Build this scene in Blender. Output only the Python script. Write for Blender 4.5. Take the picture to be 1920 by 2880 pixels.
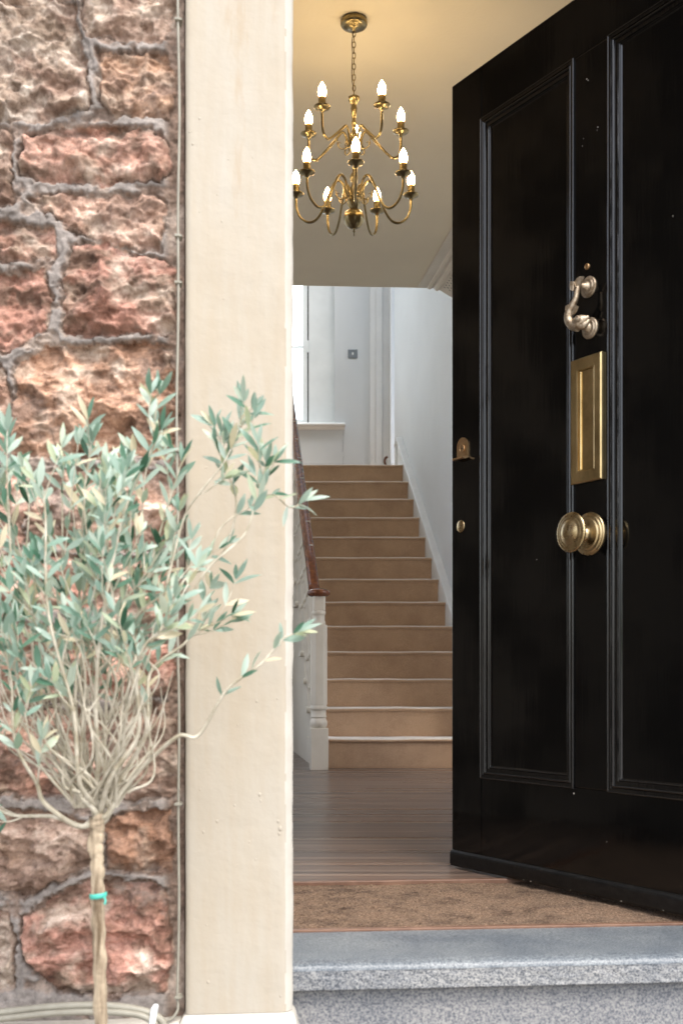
import bpy, bmesh, math, random
import numpy as np
from mathutils import Vector, Matrix, Euler

for o in list(bpy.data.objects):
    bpy.data.objects.remove(o)
S = bpy.context.scene
C = S.collection
PI = math.pi
R = math.radians
random.seed(7)

# ------------------------------------------------------------------ camera, sky, sun, exposure
CZ = 0.52                      # eye height above the hall floor (z = 0)
F = 3300.0                     # focal length in photo pixels (2880 high)
cam = bpy.data.cameras.new('camera')
co = bpy.data.objects.new('camera', cam); C.objects.link(co)
co.location = (0, 0, CZ); co.rotation_euler = (R(90), 0, 0)
cam.sensor_fit = 'VERTICAL'; cam.sensor_height = 36; cam.sensor_width = 36
cam.lens = F/2880*36
cam.shift_y = 480/2880
cam.clip_start = 0.05; cam.clip_end = 2000
cam.dof.use_dof = True; cam.dof.focus_distance = 4.2; cam.dof.aperture_fstop = 6.3
S.camera = co

w = bpy.data.worlds.new('World'); S.world = w; w.use_nodes = True
nt = w.node_tree; bg = nt.nodes['Background']
sky = nt.nodes.new('ShaderNodeTexSky'); sky.sky_type = 'NISHITA'; sky.sun_disc = False
SUN_EL, SUN_AZ = 58.0, 150.0          # azimuth clockwise from +Y: behind and right of the camera
sky.sun_elevation = R(SUN_EL); sky.sun_rotation = R(SUN_AZ)
sky.air_density = 1.0; sky.dust_density = 3.0; sky.ozone_density = 1.0
hs_ = nt.nodes.new('ShaderNodeHueSaturation'); hs_.inputs['Saturation'].default_value = .4   # thin overcast: greyer than a clear sky
nt.links.new(sky.outputs[0], hs_.inputs['Color']); nt.links.new(hs_.outputs[0], bg.inputs[0]); bg.inputs[1].default_value = 0.15
sl = bpy.data.lights.new('sun', 'SUN'); sl.energy = .75; sl.angle = R(18); sl.color = (1, .95, .87)
so = bpy.data.objects.new('sun', sl); C.objects.link(so); so.location = (3, -4, 8)
sd = Vector((math.sin(R(SUN_AZ))*math.cos(R(SUN_EL)), math.cos(R(SUN_AZ))*math.cos(R(SUN_EL)), math.sin(R(SUN_EL))))
so.rotation_euler = sd.to_track_quat('Z', 'Y').to_euler()
S.view_settings.view_transform = 'Standard'; S.view_settings.look = 'None'
S.view_settings.gamma = 1; S.view_settings.use_curve_mapping = False
S.view_settings.exposure = 1.65
BULB = 31.0
WINDOW = 1.0
S.render.engine = 'CYCLES'
cy = S.cycles
cy.use_denoising = True; cy.max_bounces = 10; cy.diffuse_bounces = 6; cy.glossy_bounces = 4
cy.sample_clamp_indirect = 8; cy.caustics_reflective = False; cy.caustics_refractive = False

# ------------------------------------------------------------------ helpers: geometry
TL = 0.115                              # the house runs slightly to the left as it goes back
TF = 0.09                               # and its front recedes slightly to the right
def H(d, z, x0=0, z0=7.13):             # point at offset d to the right of a line parallel to the house axis
    return x0 + d - TL*(z - z0)

class MB:
    def __init__(self): self.v = []; self.f = []; self.s = []; self.m = []
    def add(self, vs, fs, smooth=False, mi=0):
        b = len(self.v); self.v += [tuple(p) for p in vs]
        for f in fs: self.f.append(tuple(i+b for i in f)); self.s.append(smooth); self.m.append(mi)
    def box(self, x0, x1, y0, y1, z0, z1, T=None, mi=0):
        vs = [(x, y, z) for z in (z0, z1) for y in (y0, y1) for x in (x0, x1)]
        if T: vs = [T(*p) for p in vs]
        self.add(vs, [(0,2,3,1),(4,5,7,6),(0,1,5,4),(2,6,7,3),(0,4,6,2),(1,3,7,5)], False, mi)
    def prism(self, poly, a, b, T, smooth=False):      # poly in (p,q); extruded in r from a to b; T(p,q,r)
        n = len(poly)
        vs = [T(p, q, a) for p, q in poly] + [T(p, q, b) for p, q in poly]
        fs = [tuple(range(n))[::-1], tuple(range(n, 2*n))]
        self.add(vs, fs, False)
        self.add(vs, [(i, (i+1) % n, n+(i+1) % n, n+i) for i in range(n)], smooth)
    def lathe(self, prof, T=None, n=32, flute=None, cap=True, smooth=True):   # prof [(r,z)]
        vs = []
        for r, z in prof:
            for k in range(n):
                a = 2*PI*k/n
                rr = r*(1 + (flute(a, z) if flute else 0))
                vs.append((rr*math.cos(a), rr*math.sin(a), z))
        if T: vs = [T(*p) for p in vs]
        fs = []
        for j in range(len(prof)-1):
            for k in range(n):
                fs.append((j*n+k, j*n+(k+1) % n, (j+1)*n+(k+1) % n, (j+1)*n+k))
        self.add(vs, fs, smooth)
        if cap:
            self.add([vs[k] for k in range(n)], [tuple(range(n))[::-1]])
            self.add([vs[(len(prof)-1)*n+k] for k in range(n)], [tuple(range(n))])
    def tube(self, pts, rad, n=8, smooth=True, flat=1.0):
        pts = [Vector(p) for p in pts]
        rads = rad if isinstance(rad, (list, tuple)) else [rad]*len(pts)
        vs = []; up = None
        for i, p in enumerate(pts):
            t = (pts[min(i+1, len(pts)-1)] - pts[max(i-1, 0)])
            t = t.normalized() if t.length > 1e-9 else Vector((0, 0, 1))
            if up is None: up = t.orthogonal().normalized()
            a = (up - t*up.dot(t)); a = a.normalized() if a.length > 1e-6 else t.orthogonal().normalized()
            up = a; b = t.cross(a)
            for k in range(n):
                q = 2*PI*k/n
                vs.append(p + (a*math.cos(q)*flat + b*math.sin(q))*rads[i])
        fs = [(j*n+k, j*n+(k+1) % n, (j+1)*n+(k+1) % n, (j+1)*n+k) for j in range(len(pts)-1) for k in range(n)]
        self.add(vs, fs, smooth)
        self.add(vs[:n], [tuple(range(n))[::-1]]); self.add(vs[-n:], [tuple(range(n))])
    def build(self, name, mat, parent=None, bevel=0, seg=2, loc=None):
        me = bpy.data.meshes.new(name)
        vs = self.v
        if loc is None and parent is not None:
            L = world_loc(parent)
        else:
            L = Vector(loc) if loc is not None else Vector((0, 0, 0))
        vs = [(p[0]-L.x, p[1]-L.y, p[2]-L.z) for p in vs] if L.length > 0 and not getattr(self, 'local', False) else vs
        me.from_pydata(vs, [], self.f)
        me.polygons.foreach_set('use_smooth', self.s)
        mats = mat if isinstance(mat, (list, tuple)) else [mat]
        for m_ in mats: me.materials.append(m_)
        me.polygons.foreach_set('material_index', self.m)
        me.update()
        o = bpy.data.objects.new(name, me); C.objects.link(o)
        if parent is not None: o.parent = parent
        elif loc is not None: o.location = loc
        if bevel:
            b = o.modifiers.new('bevel', 'BEVEL'); b.width = bevel; b.segments = seg; b.limit_method = 'ANGLE'
            b.angle_limit = R(35); b.harden_normals = False
        return o
def world_loc(o):
    v = Vector((0, 0, 0))
    while o is not None: v += o.location; o = o.parent
    return v
def local(mb): mb.local = True; return mb

def tag(o, label=None, cat=None, group=None, kind=None):
    if label: o['label'] = label
    if cat: o['category'] = cat
    if group: o['group'] = group
    if kind: o['kind'] = kind
    return o
def thing(name, label, cat, loc=(0,0,0), rz=0, group=None):
    o = bpy.data.objects.new(name, None); C.objects.link(o); o.empty_display_size = .1
    o.location = loc; o.rotation_euler = (0, 0, rz)
    return tag(o, label, cat, group)
def recalc(o):
    bm = bmesh.new(); bm.from_mesh(o.data); bmesh.ops.recalc_face_normals(bm, faces=bm.faces); bm.to_mesh(o.data); bm.free()
    return o
def smooth_path(pts, n=6):                     # Catmull-Rom
    P = [Vector(p) for p in pts]; P = [P[0]*2-P[1]] + P + [P[-1]*2-P[-2]]
    out = []
    for i in range(1, len(P)-2):
        a, b, c, d = P[i-1:i+3]
        for k in range(n):
            t = k/n
            out.append(.5*((2*b)+(c-a)*t+(2*a-5*b+4*c-d)*t*t+(3*b-a-3*c+d)*t**3))
    out.append(P[-2]); return out

# ------------------------------------------------------------------ helpers: noise on grids
def vnoise(x, y, seed):
    rs = np.random.RandomState(seed); T = rs.rand(256, 256)
    xi = np.floor(x).astype(int); yi = np.floor(y).astype(int)
    fx = x-xi; fy = y-yi; fx = fx*fx*(3-2*fx); fy = fy*fy*(3-2*fy)
    g = lambda a, b: T[a % 256, b % 256]
    return (g(xi, yi)*(1-fx)+g(xi+1, yi)*fx)*(1-fy)+(g(xi, yi+1)*(1-fx)+g(xi+1, yi+1)*fx)*fy
def fbm(x, y, sc, octv, seed, gain=.5, ridge=False):
    a = 1; t = 0; n = 0
    for k in range(octv):
        v = vnoise(x*sc*2**k+17.3*k, y*sc*2**k+5.1*k, seed+k)
        if ridge: v = 1-abs(2*v-1)
        t = t + a*v; n += a; a *= gain
    return t/n

# ------------------------------------------------------------------ helpers: materials
class NM:
    def __init__(self, name, col=(.5,.5,.5), rough=.5, metal=0, spec=None):
        self.m = bpy.data.materials.new(name); self.m.use_nodes = True
        self.t = self.m.node_tree; self.b = self.t.nodes['Principled BSDF']
        self.b.inputs['Base Color'].default_value = (*col, 1)
        self.b.inputs['Roughness'].default_value = rough; self.b.inputs['Metallic'].default_value = metal
        if spec is not None: self.b.inputs['Specular IOR Level'].default_value = spec
        self.tc = self.t.nodes.new('ShaderNodeTexCoord')
        self.last_bump = None
    def n(self, ty, **kw):
        nd = self.t.nodes.new(ty)
        for k, v in kw.items(): setattr(nd, k, v)
        return nd
    def link(self, a, b): self.t.links.new(a, b)
    def noise(self, scale, detail=4, rough=.55, stretch=(1,1,1), dist=0, rot=(0,0,0)):
        mp = self.n('ShaderNodeMapping'); mp.inputs['Scale'].default_value = stretch; mp.inputs['Rotation'].default_value = rot
        self.link(self.tc.outputs['Object'], mp.inputs['Vector'])
        ns = self.n('ShaderNodeTexNoise'); ns.inputs['Scale'].default_value = scale
        ns.inputs['Detail'].default_value = detail; ns.inputs['Roughness'].default_value = rough
        ns.inputs['Distortion'].default_value = dist
        self.link(mp.outputs[0], ns.inputs['Vector']); return ns.outputs['Fac']
    def ramp(self, src, stops, interp='LINEAR'):
        r = self.n('ShaderNodeValToRGB'); cr = r.color_ramp; cr.interpolation = interp
        while len(cr.elements) < len(stops): cr.elements.new(.5)
        for e, (p, c) in zip(cr.elements, stops):
            e.position = p; e.color = (*c, 1) if isinstance(c, (tuple, list)) else (c, c, c, 1)
        self.link(src, r.inputs[0]); return r.outputs[0]
    def mix(self, f, a, b, mode='MIX'):
        x = self.n('ShaderNodeMix', data_type='RGBA', blend_type=mode)
        for s, v in ((x.inputs[0], f), (x.inputs[6], a), (x.inputs[7], b)):
            if hasattr(v, 'is_linked'): self.link(v, s)
            elif isinstance(v, (tuple, list)): s.default_value = (*v, 1)
            else: s.default_value = v
        return x.outputs[2]
    def color(self, src): self.link(src, self.b.inputs['Base Color']); return self
    def rough(self, src): self.link(src, self.b.inputs['Roughness']); return self
    def bump(self, src, strength=.3, dist=.01):
        bp = self.n('ShaderNodeBump'); bp.inputs['Strength'].default_value = strength; bp.inputs['Distance'].default_value = dist
        self.link(src, bp.inputs['Height'])
        if self.last_bump is not None: self.link(self.last_bump, bp.inputs['Normal'])
        self.last_bump = bp.outputs[0]
        self.link(bp.outputs[0], self.b.inputs['Normal']); return self
def var(name, c1, c2, scale=3, rough=.6, metal=0, bump=None, detail=5, stretch=(1,1,1), spec=None, lo=.35, hi=.65):
    m = NM(name, c1, rough, metal, spec)
    m.color(m.ramp(m.noise(scale, detail, .6, stretch), [(lo, c1), (hi, c2)]))
    if bump: m.bump(m.noise(bump[0], 4), bump[1], bump[2] if len(bump) > 2 else .01)
    return m.m

M = {}
# black gloss paint of the door: slightly wavy, a little dusty
m = NM('black_gloss_paint', (.003, .003, .003), .08, 0, .4)
m.rough(m.ramp(m.noise(5, 6, .65, (1, 1, .25)), [(.3, .04), (.78, .13)]))
m.bump(m.noise(28, 3, .5, (1, 1, .12)), .12, .004); m.bump(m.noise(3.5, 2), .25, .01)
dn = m.noise(260, 2, .5); m.color(m.ramp(dn, [(.74, (.0025, .0025, .0025)), (.86, (.02, .02, .02))]))
M['door'] = m.m
m = NM('black_gloss_moulding_paint', (.003, .003, .003), .1, 0, .85)
m.rough(m.ramp(m.noise(12, 6, .65, (1, 1, .2)), [(.3, .05), (.75, .2)])); m.bump(m.noise(60, 3, .5, (1, 1, .1)), .25, .003)
ed = m.ramp(m.noise(45, 5, .7, (1, 1, .25)), [(.74, (.003, .003, .003)), (.82, (.07, .075, .08))]); m.color(ed)
M['moulding'] = m.m
m = NM('black_paint_worn', (.012, .012, .012), .4, 0, .3)
m.color(m.ramp(m.noise(30, 6, .7, (1, 1, 3)), [(.4, (.004, .004, .004)), (.8, (.016, .015, .014))])); m.bump(m.noise(60, 4), .4, .003)
M['door_worn'] = m.m
M['chip'] = var('bare_paint_chip', (.55, .5, .42), (.7, .66, .6), 80)
m = NM('aged_brass', (.52, .36, .15), .28, 1)
m.color(m.ramp(m.noise(30, 6, .65), [(.3, (.38, .28, .14)), (.55, (.62, .48, .27)), (.8, (.74, .61, .38))]))
m.rough(m.ramp(m.noise(45, 4), [(.3, .18), (.7, .42)])); m.bump(m.noise(400, 2), .08, .001)
M['brass'] = m.m
m = NM('letter_brass', (.55, .4, .16), .3, 1)
a = m.ramp(m.noise(9, 6, .7, (1, 1, .6)), [(.3, (.42, .31, .15)), (.5, (.66, .50, .25)), (.7, (.78, .62, .35))])
m.color(a); m.rough(m.ramp(m.noise(7, 4), [(.35, .26), (.7, .42)])); M['brass2'] = m.m
m = NM('chandelier_brass', (.4, .28, .11), .3, 1)
m.color(m.ramp(m.noise(40, 4), [(.3, (.19, .15, .075)), (.7, (.32, .26, .14))])); M['abrass'] = m.m
m = NM('weathered_brass', (.45, .36, .26), .45, .85)
m.color(m.ramp(m.noise(90, 5, .7), [(.3, (.22, .15, .09)), (.5, (.48, .38, .27)), (.75, (.66, .58, .46))]))
m.bump(m.noise(380, 3, .6), .6, .0015); M['knocker'] = m.m
M['copper'] = var('copper_brass', (.62, .36, .17), (.7, .48, .26), 40, .35, 1)

# painted sandstone of the pilaster
m = NM('cream_painted_stone', (.62, .54, .44), .75)
c1 = m.ramp(m.noise(1.5, 5, .55, (1, 1, .7)), [(.3, (.355, .295, .215)), (.5, (.385, .34, .275)), (.72, (.40, .37, .322))])
c2 = m.ramp(m.noise(14, 5, .6, (2.5, 2.5, .3)), [(.35, (.96, .92, .86)), (.6, (1, 1, 1))])
c3 = m.ramp(m.noise(3, 6, .7, (2.2, 2.2, .35)), [(.60, (1, 1, 1)), (.74, (.9, .74, .56))])
m.color(m.mix(1, m.mix(.8, c1, c2, 'MULTIPLY'), c3, 'MULTIPLY'))
m.bump(m.noise(30, 6, .6), .35, .005)
M['cream'] = m.m
M['cream_light'] = var('pale_and_lit_stone', (.44, .405, .35), (.49, .46, .405), 12, .7, bump=(90, .3, .002))
# rubble stone: colour attribute + procedural weathering
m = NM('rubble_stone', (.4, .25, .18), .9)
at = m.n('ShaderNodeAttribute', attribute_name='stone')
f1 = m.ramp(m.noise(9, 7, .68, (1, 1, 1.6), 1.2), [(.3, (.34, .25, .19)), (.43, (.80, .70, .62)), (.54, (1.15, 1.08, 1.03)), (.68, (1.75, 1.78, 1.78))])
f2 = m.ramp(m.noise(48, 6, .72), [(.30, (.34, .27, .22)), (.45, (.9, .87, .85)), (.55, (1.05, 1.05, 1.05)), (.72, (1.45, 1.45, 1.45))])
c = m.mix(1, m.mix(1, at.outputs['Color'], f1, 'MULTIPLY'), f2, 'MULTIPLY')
g = m.ramp(m.noise(6.5, 5, .6), [(.6, 0.0), (.72, .6)])
c = m.mix(g, c, (.235, .205, .185))
m.color(c); m.bump(m.noise(70, 6, .7), .7, .006); m.bump(m.noise(240, 4, .6), .5, .002)
M['stone'] = m.m
m = NM('grey_mortar', (.3, .27, .25), .95)
at = m.n('ShaderNodeAttribute', attribute_name='stone'); am_ = m.ramp(m.noise(60, 5, .7), [(.3, (.6, .58, .56)), (.5, (1, 1, 1)), (.7, (1.35, 1.33, 1.3))])
m.color(m.mix(1, at.outputs['Color'], am_, 'MULTIPLY'))
m.bump(m.noise(110, 5, .7), .7, .004); M['mortar'] = m.m
# granite
def granite(name, dark, mid, lite, sc=230, rough=.7, blue=None):
    m = NM(name, mid, rough)
    sp = m.ramp(m.noise(sc, 3, .6), [(.36, dark), (.47, mid), (.62, lite)])
    big = m.ramp(m.noise(6, 5, .65), [(.3, (.66, .70, .76)), (.5, (.95, .96, .97)), (.7, (1.22, 1.2, 1.16))])
    m.color(m.mix(1, sp, big, 'MULTIPLY')); m.bump(m.noise(sc, 3), .5, .0015)
    return m.m
M['granite_top'] = granite('smooth_granite', (.07, .08, .092), (.12, .135, .15), (.20, .215, .225), 240, .42)
M['granite_rough'] = granite('pecked_granite', (.06, .065, .075), (.165, .17, .18), (.30, .295, .285), 250, .8)
M['granite_riser'] = granite('worn_granite', (.085, .09, .105), (.165, .165, .175), (.27, .265, .255), 210, .8)
# interior
def plaster(name, col, sc, st, rough=.6):
    m = NM(name, col, rough)
    d = tuple(x*.94 for x in col)
    m.color(m.ramp(m.noise(1.6, 4), [(.35, d), (.65, col)])); m.bump(m.noise(sc, 4, .55), st, .004)
    return m.m
M['wall_blue'] = plaster('pale_grey_blue_paint', (.66, .70, .73), 60, .12)
M['wall_tex'] = plaster('textured_white_paint', (.70, .73, .76), 75, .75)
M['ceiling'] = plaster('ceiling_paint', (.74, .67, .52), 55, .3)
M['hall_wall'] = plaster('warm_white_paint', (.78, .74, .66), 50, .2)
M['plain_stone'] = var('weathered_red_stone', (.16, .11, .085), (.40, .28, .22), 7, .9, bump=(30, 1, .02))
M['lobby'] = var('dark_wall_for_door_reflection', (.12, .10, .08), (.38, .325, .26), 4, .8, stretch=(1, 1, .7), lo=.42, hi=.58)  # unseen hall walls given a dark colour for the door to reflect
M['gloss_white'] = var('white_gloss_paint', (.76, .78, .79), (.81, .83, .84), 6, .32, bump=(40, .08, .003))
M['newel'] = var('cream_gloss_paint', (.62, .57, .48), (.68, .63, .54), 7, .4, bump=(60, .12, .002))
m = NM('dark_mahogany', (.10, .03, .015), .16)
m.color(m.ramp(m.noise(9, 6, .6, (3, .5, 3), 1), [(.3, (.07, .024, .012)), (.55, (.19, .065, .028)), (.75, (.30, .115, .045))])); M['wood'] = m.m
m = NM('brown_carpet', (.27, .17, .10), .95)
ca = m.ramp(m.noise(420, 3, .6), [(.3, (.37, .238, .145)), (.5, (.56, .375, .24)), (.72, (.73, .53, .365))])
cb = m.ramp(m.noise(5, 5, .6), [(.3, (.84, .82, .82)), (.6, (1.04, 1.04, 1.04))])
m.color(m.mix(1, ca, cb, 'MULTIPLY')); m.bump(m.noise(420, 3, .7), .8, .004); m.b.inputs['Sheen Weight'].default_value = .8; m.b.inputs['Sheen Roughness'].default_value = .35
m.b.inputs['Sheen Tint'].default_value = (.9, .85, .8, 1)
M['carpet'] = m.m
m = NM('lit_carpet_nosing', (.7, .6, .5), .95)  # paler carpet: light caught on the nosings, painted into the colour
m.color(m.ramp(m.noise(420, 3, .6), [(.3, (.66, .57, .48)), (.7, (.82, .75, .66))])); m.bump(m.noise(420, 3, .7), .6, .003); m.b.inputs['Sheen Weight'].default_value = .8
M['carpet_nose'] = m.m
m = NM('coir_mat', (.25, .16, .1), 1)
ca = m.ramp(m.noise(210, 4, .7, (1, 1.6, 1)), [(.34, (.04, .024, .015)), (.48, (.20, .125, .078)), (.68, (.46, .32, .22))])
cb = m.ramp(m.noise(11, 6, .7), [(.34, (.42, .38, .36)), (.5, (.95, .95, .95)), (.75, (1.15, 1.1, 1.08))])
m.color(m.mix(1, ca, cb, 'MULTIPLY')); m.bump(m.noise(210, 4, .7), 1, .008); M['mat'] = m.m
# laminate floor with boards running across the hall
m = NM('grey_brown_floorboards', (.14, .105, .085), .26)
ca = m.ramp(m.noise(26, 3, .55, (.012, 1, 1), 0), [(.34, (.07, .052, .045)), (.5, (.135, .10, .083)), (.66, (.23, .175, .14))])
cb = m.ramp(m.noise(5.5, 2, .5, (.03, 1, 1)), [(.35, (.8, .82, .86)), (.65, (1.15, 1.05, .98))])
m.color(m.mix(1, ca, cb, 'MULTIPLY')); m.rough(m.ramp(m.noise(9, 2, .5, (.03, 1, 1)), [(.3, .24), (.7, .34)]))
m.bump(m.noise(40, 4, .6, (.05, 1, 1)), .12, .002); M['floor'] = m.m
M['strip'] = var('copper_brown_trim', (.13, .065, .04), (.20, .11, .07), 25, .4)
M['dark'] = var('dark_gap', (.02, .02, .02), (.03, .03, .03), 5, .9)
M['cable'] = var('off_white_cable_sheath', (.23, .21, .165), (.30, .28, .225), 20, .45)
M['steel'] = var('brushed_grey_steel', (.28, .32, .36), (.34, .38, .42), 20, .35, .6)
M['pvc'] = var('white_upvc', (.72, .76, .78), (.78, .82, .84), 5, .35)
m = NM('frosted_window_glass', (.9, .95, 1), .3)
m.b.inputs['Emission Color'].default_value = (.82, .92, 1, 1); m.b.inputs['Emission Strength'].default_value = WINDOW
m.bump(m.noise(120, 2), .6, .004)
e = m.ramp(m.noise(150, 2, .5, (1, 1, 1)), [(.36, (.55, .66, .76)), (.56, (.86, .95, 1))]); m.link(e, m.b.inputs['Emission Color'])
M['pane'] = m.m
m = NM('lit_candle_bulb', (1, .9, .7), .3)
m.b.inputs['Emission Color'].default_value = (1, .64, .30, 1); m.b.inputs['Emission Strength'].default_value = BULB
m.b.inputs['Emission Strength'].default_value = BULB
sp_ = m.n('ShaderNodeSeparateXYZ'); m.link(m.tc.outputs['Generated'], sp_.inputs[0])
m.link(m.ramp(sp_.outputs['Z'], [(0, (.16, .055, .012)), (.16, (.5, .26, .09)), (.38, (1, .74, .40)), (.72, (1, .72, .38)), (1, (.45, .22, .07))]), m.b.inputs['Emission Color'])
M['bulb'] = m.m
# olive
m = NM('olive_leaf', (.2, .3, .24), .45)
geo = m.n('ShaderNodeNewGeometry'); oi = m.n('ShaderNodeAttribute', attribute_name='leaf')
top = m.ramp(oi.outputs['Fac'], [(0, (.02, .075, .04)), (.25, (.09, .20, .135)), (.5, (.27, .375, .315)), (.78, (.44, .52, .45)), (.93, (.42, .47, .30)), (1, (.62, .55, .40))])
und = m.ramp(oi.outputs['Fac'], [(0, (.28, .37, .33)), (.6, (.44, .51, .45)), (1, (.56, .56, .46))])
m.color(m.mix(geo.outputs['Backfacing'], top, und))
m.b.inputs['Subsurface Weight'].default_value = 0
tr = m.n('ShaderNodeBsdfTranslucent'); m.link(m.mix(1, top, (1.1, 1.15, .8), 'MULTIPLY'), tr.inputs[0])
mx = m.n('ShaderNodeMixShader'); mx.inputs[0].default_value = .3
out = m.t.nodes['Material Output']; m.link(m.b.outputs[0], mx.inputs[1]); m.link(tr.outputs[0], mx.inputs[2]); m.link(mx.outputs[0], out.inputs[0])
M['leaf'] = m.m
M['twig'] = var('pale_olive_twig', (.30, .26, .18), (.60, .55, .45), 30, .8, bump=(150, .5, .002))
M['trunk'] = var('grey_tan_olive_bark', (.12, .08, .045), (.46, .37, .26), 55, .85, bump=(120, .7, .003), stretch=(1, 1, .12), lo=.4, hi=.6)
M['tie'] = var('green_plastic_tie', (.05, .38, .3), (.08, .45, .36), 20, .4)
M['pot'] = var('grey_planter', (.2, .2, .2), (.28, .27, .26), 12, .7)
M['soil'] = var('dark_soil', (.03, .02, .015), (.08, .055, .04), 60, .95)
M['paving'] = var('grey_stone_paving', (.25, .24, .22), (.36, .34, .31), 4, .85, bump=(60, .4, .004))

# ------------------------------------------------------------------ SETTING: ground, floors, ceilings
GZ = -.62
mb = MB(); mb.add([(-400, -400, GZ), (400, -400, GZ), (400, 400, GZ), (-400, 400, GZ)], [(0, 1, 2, 3)])
tag(mb.build('pavement', M['paving']), kind='structure')

WX = lambda z: .930 - .1312*(z-7.13)           # inner face of the right-hand wall
LXh = lambda z: .52 - TL*(z-10.2) - 2.25                # inner face of the left-hand hall wall
FY = lambda x, z0: z0 + TF*(x+.09)         # a line parallel to the house front
CEIL = 3.222
ZC = 8.04                                  # where the hall ceiling stops at the stairwell
# floor
mb = MB()
def quad(mb, pts, z): mb.add([(x, y, z) for x, y in pts], [tuple(range(len(pts)))])
y0l, y0r = FY(-1.2, 2.30), FY(1.6, 2.30)
quad(mb, [(-1.4, FY(-1.4, 2.30)), (1.7, FY(1.7, 2.30)), (1.7, 11.2), (-2.2, 11.2), (-2.2, 6)], -.03)
mb.box(-1, 1.7, 3.068, 12, -.029, 0, T=lambda x, y, z: (x if x > 0 else LXh(y)-.3, y + (TF*x if y < 4 else 0), z))
tag(mb.build('hall_floor', M['floor']), kind='structure')
# ceiling of the hall, 0.3 thick, ends at the stairwell
mb = MB()
xs = (-1.9, 1.75)
mb.box(0, 1, 0, 1, CEIL, CEIL+.3, T=lambda x, y, z: (xs[int(x)], (FY(xs[int(x)], 2.30) if y == 0 else ZC + .055*(xs[int(x)]-.5)), z))
tag(mb.build('hall_ceiling', M['ceiling'], bevel=.012), kind='structure')

# ------------------------------------------------------------------ interior walls
def wallbox(name, pts, z0, z1, mat, label, cat='wall', bevel=0):   # pts: 4 plan corners
    mb = MB(); n = len(pts)
    mb.add([(x, y, z0) for x, y in pts]+[(x, y, z1) for x, y in pts],
           [tuple(range(n))[::-1], tuple(range(n, 2*n))]+[(i, (i+1) % n, n+(i+1) % n, n+i) for i in range(n)])
    o = recalc(mb.build(name, mat, bevel=bevel)); return tag(o, label, cat)
ZE = 10.58
def wall_run(name, fx, y0, y1, t, z0, z1, mat, label=None, parent=None):
    mb = MB(); mb.box(0, 1, y0, y1, z0, z1, T=lambda x, y, z: (fx(y)+x*t, y, z))
    o = recalc(mb.build(name, mat, parent))
    return tag(o, label, 'wall') if label else o
sw0 = wall_run('stair_wall', WX, 6.9, ZE, .25, -.03, 5.8, M['wall_tex'], 'textured white painted wall rising along the right side of the stairs')
wall_run('wall_section', WX, 2.6, 4.3, .25, -.03, 5.8, M['lobby'], None, sw0)
wall_run('wall_section', WX, 4.3, 6.9, .25, 2.9, 5.8, M['hall_wall'], None, sw0)
wall_run('wall_section', WX, 4.3, 6.9, .25, -.03, .3, M['hall_wall'], None, sw0)
sw1 = wall_run('hall_side_wall', LXh, 4.4, 4.6, -.2, -.03, 5.8, M['hall_wall'], 'warm white side wall of the hall behind the stone door surround')
wall_run('wall_section', LXh, 2.6, 4.4, -.2, -.03, 5.8, M['lobby'], None, sw1)
wall_run('wall_section', LXh, 4.6, 8.6, -.2, 3.0, 5.8, M['hall_wall'], None, sw1)
wall_run('wall_section', LXh, 4.6, 8.6, -.2, -.03, .25, M['hall_wall'], None, sw1)
wall_run('wall_section', LXh, 8.6, 11.4, -.2, -.03, 5.8, M['hall_wall'], None, sw1)
def glazing(fx, y0, y1, t, z0, z1, label):          # unseen window added to let daylight into the hall: frame, bars
    o = thing('added_hall_window', label, 'window', (fx((y0+y1)/2), (y0+y1)/2, z0))
    mb = MB(); T = lambda x, y, z: (fx(y)+x, y, z)
    a, b = t*.4, t*.4+.06*(1 if t > 0 else -1)
    mb.box(a, b, y0+.001, y0+.06, z0+.001, z1-.001, T=T); mb.box(a, b, y1-.06, y1-.001, z0+.001, z1-.001, T=T)
    mb.box(a, b, y0+.06, y1-.06, z0+.001, z0+.06, T=T); mb.box(a, b, y0+.06, y1-.06, z1-.06, z1-.001, T=T)
    mb.build('window_frame', M['gloss_white'], o)
    mb = MB(); n = 3
    for k in range(1, n): yc = y0+(y1-y0)*k/n; mb.box(a+.01*(1 if t > 0 else -1), b-.01*(1 if t > 0 else -1), yc-.015, yc+.015, z0+.06, z1-.06, T=T)
    zc = z0+(z1-z0)*.66; mb.box(a+.012*(1 if t > 0 else -1), b-.012*(1 if t > 0 else -1), y0+.06, y1-.06, zc-.015, zc+.015, T=T)
    mb.build('added_window_bars', M['gloss_white'], o)
glazing(WX, 4.3, 6.9, .25, .3, 2.9, 'added unseen tall white barred window in the right hall wall, behind the open door')
glazing(LXh, 4.6, 8.6, -.2, .25, 3.0, 'added unseen tall white barred window in the left hall wall, behind the pilaster')
# landing back wall with a window hole; plane y = ZB
ZB = 10.93
def bx(px, z=ZB): return (px-960)*z/F
def bh(py, z=ZB): return CZ + (1920-py)*z/F
WXr = bx(903); SILL = bh(1192); REV = .0
ax0 = bx(1040)
mb = MB()
wl, wr = -2.3, bx(941)                       # window opening in the wall
WD = .22                                    # depth of the reveal
mb.box(wr, ax0+.02, ZB, ZB+WD+.1, 0, 5.8)
mb.box(-2.6, wr, ZB, ZB+WD+.1, 0, SILL)
mb.box(-2.6, wr, ZB, ZB+WD+.1, 5.1, 5.8)
mb.box(-2.6, wl, ZB, ZB+WD+.1, SILL, 5.1)
bw = mb.build('landing_wall', M['wall_blue']); tag(bw, 'pale blue grey wall behind the top of the stairs, with window and switch', 'wall')
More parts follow.
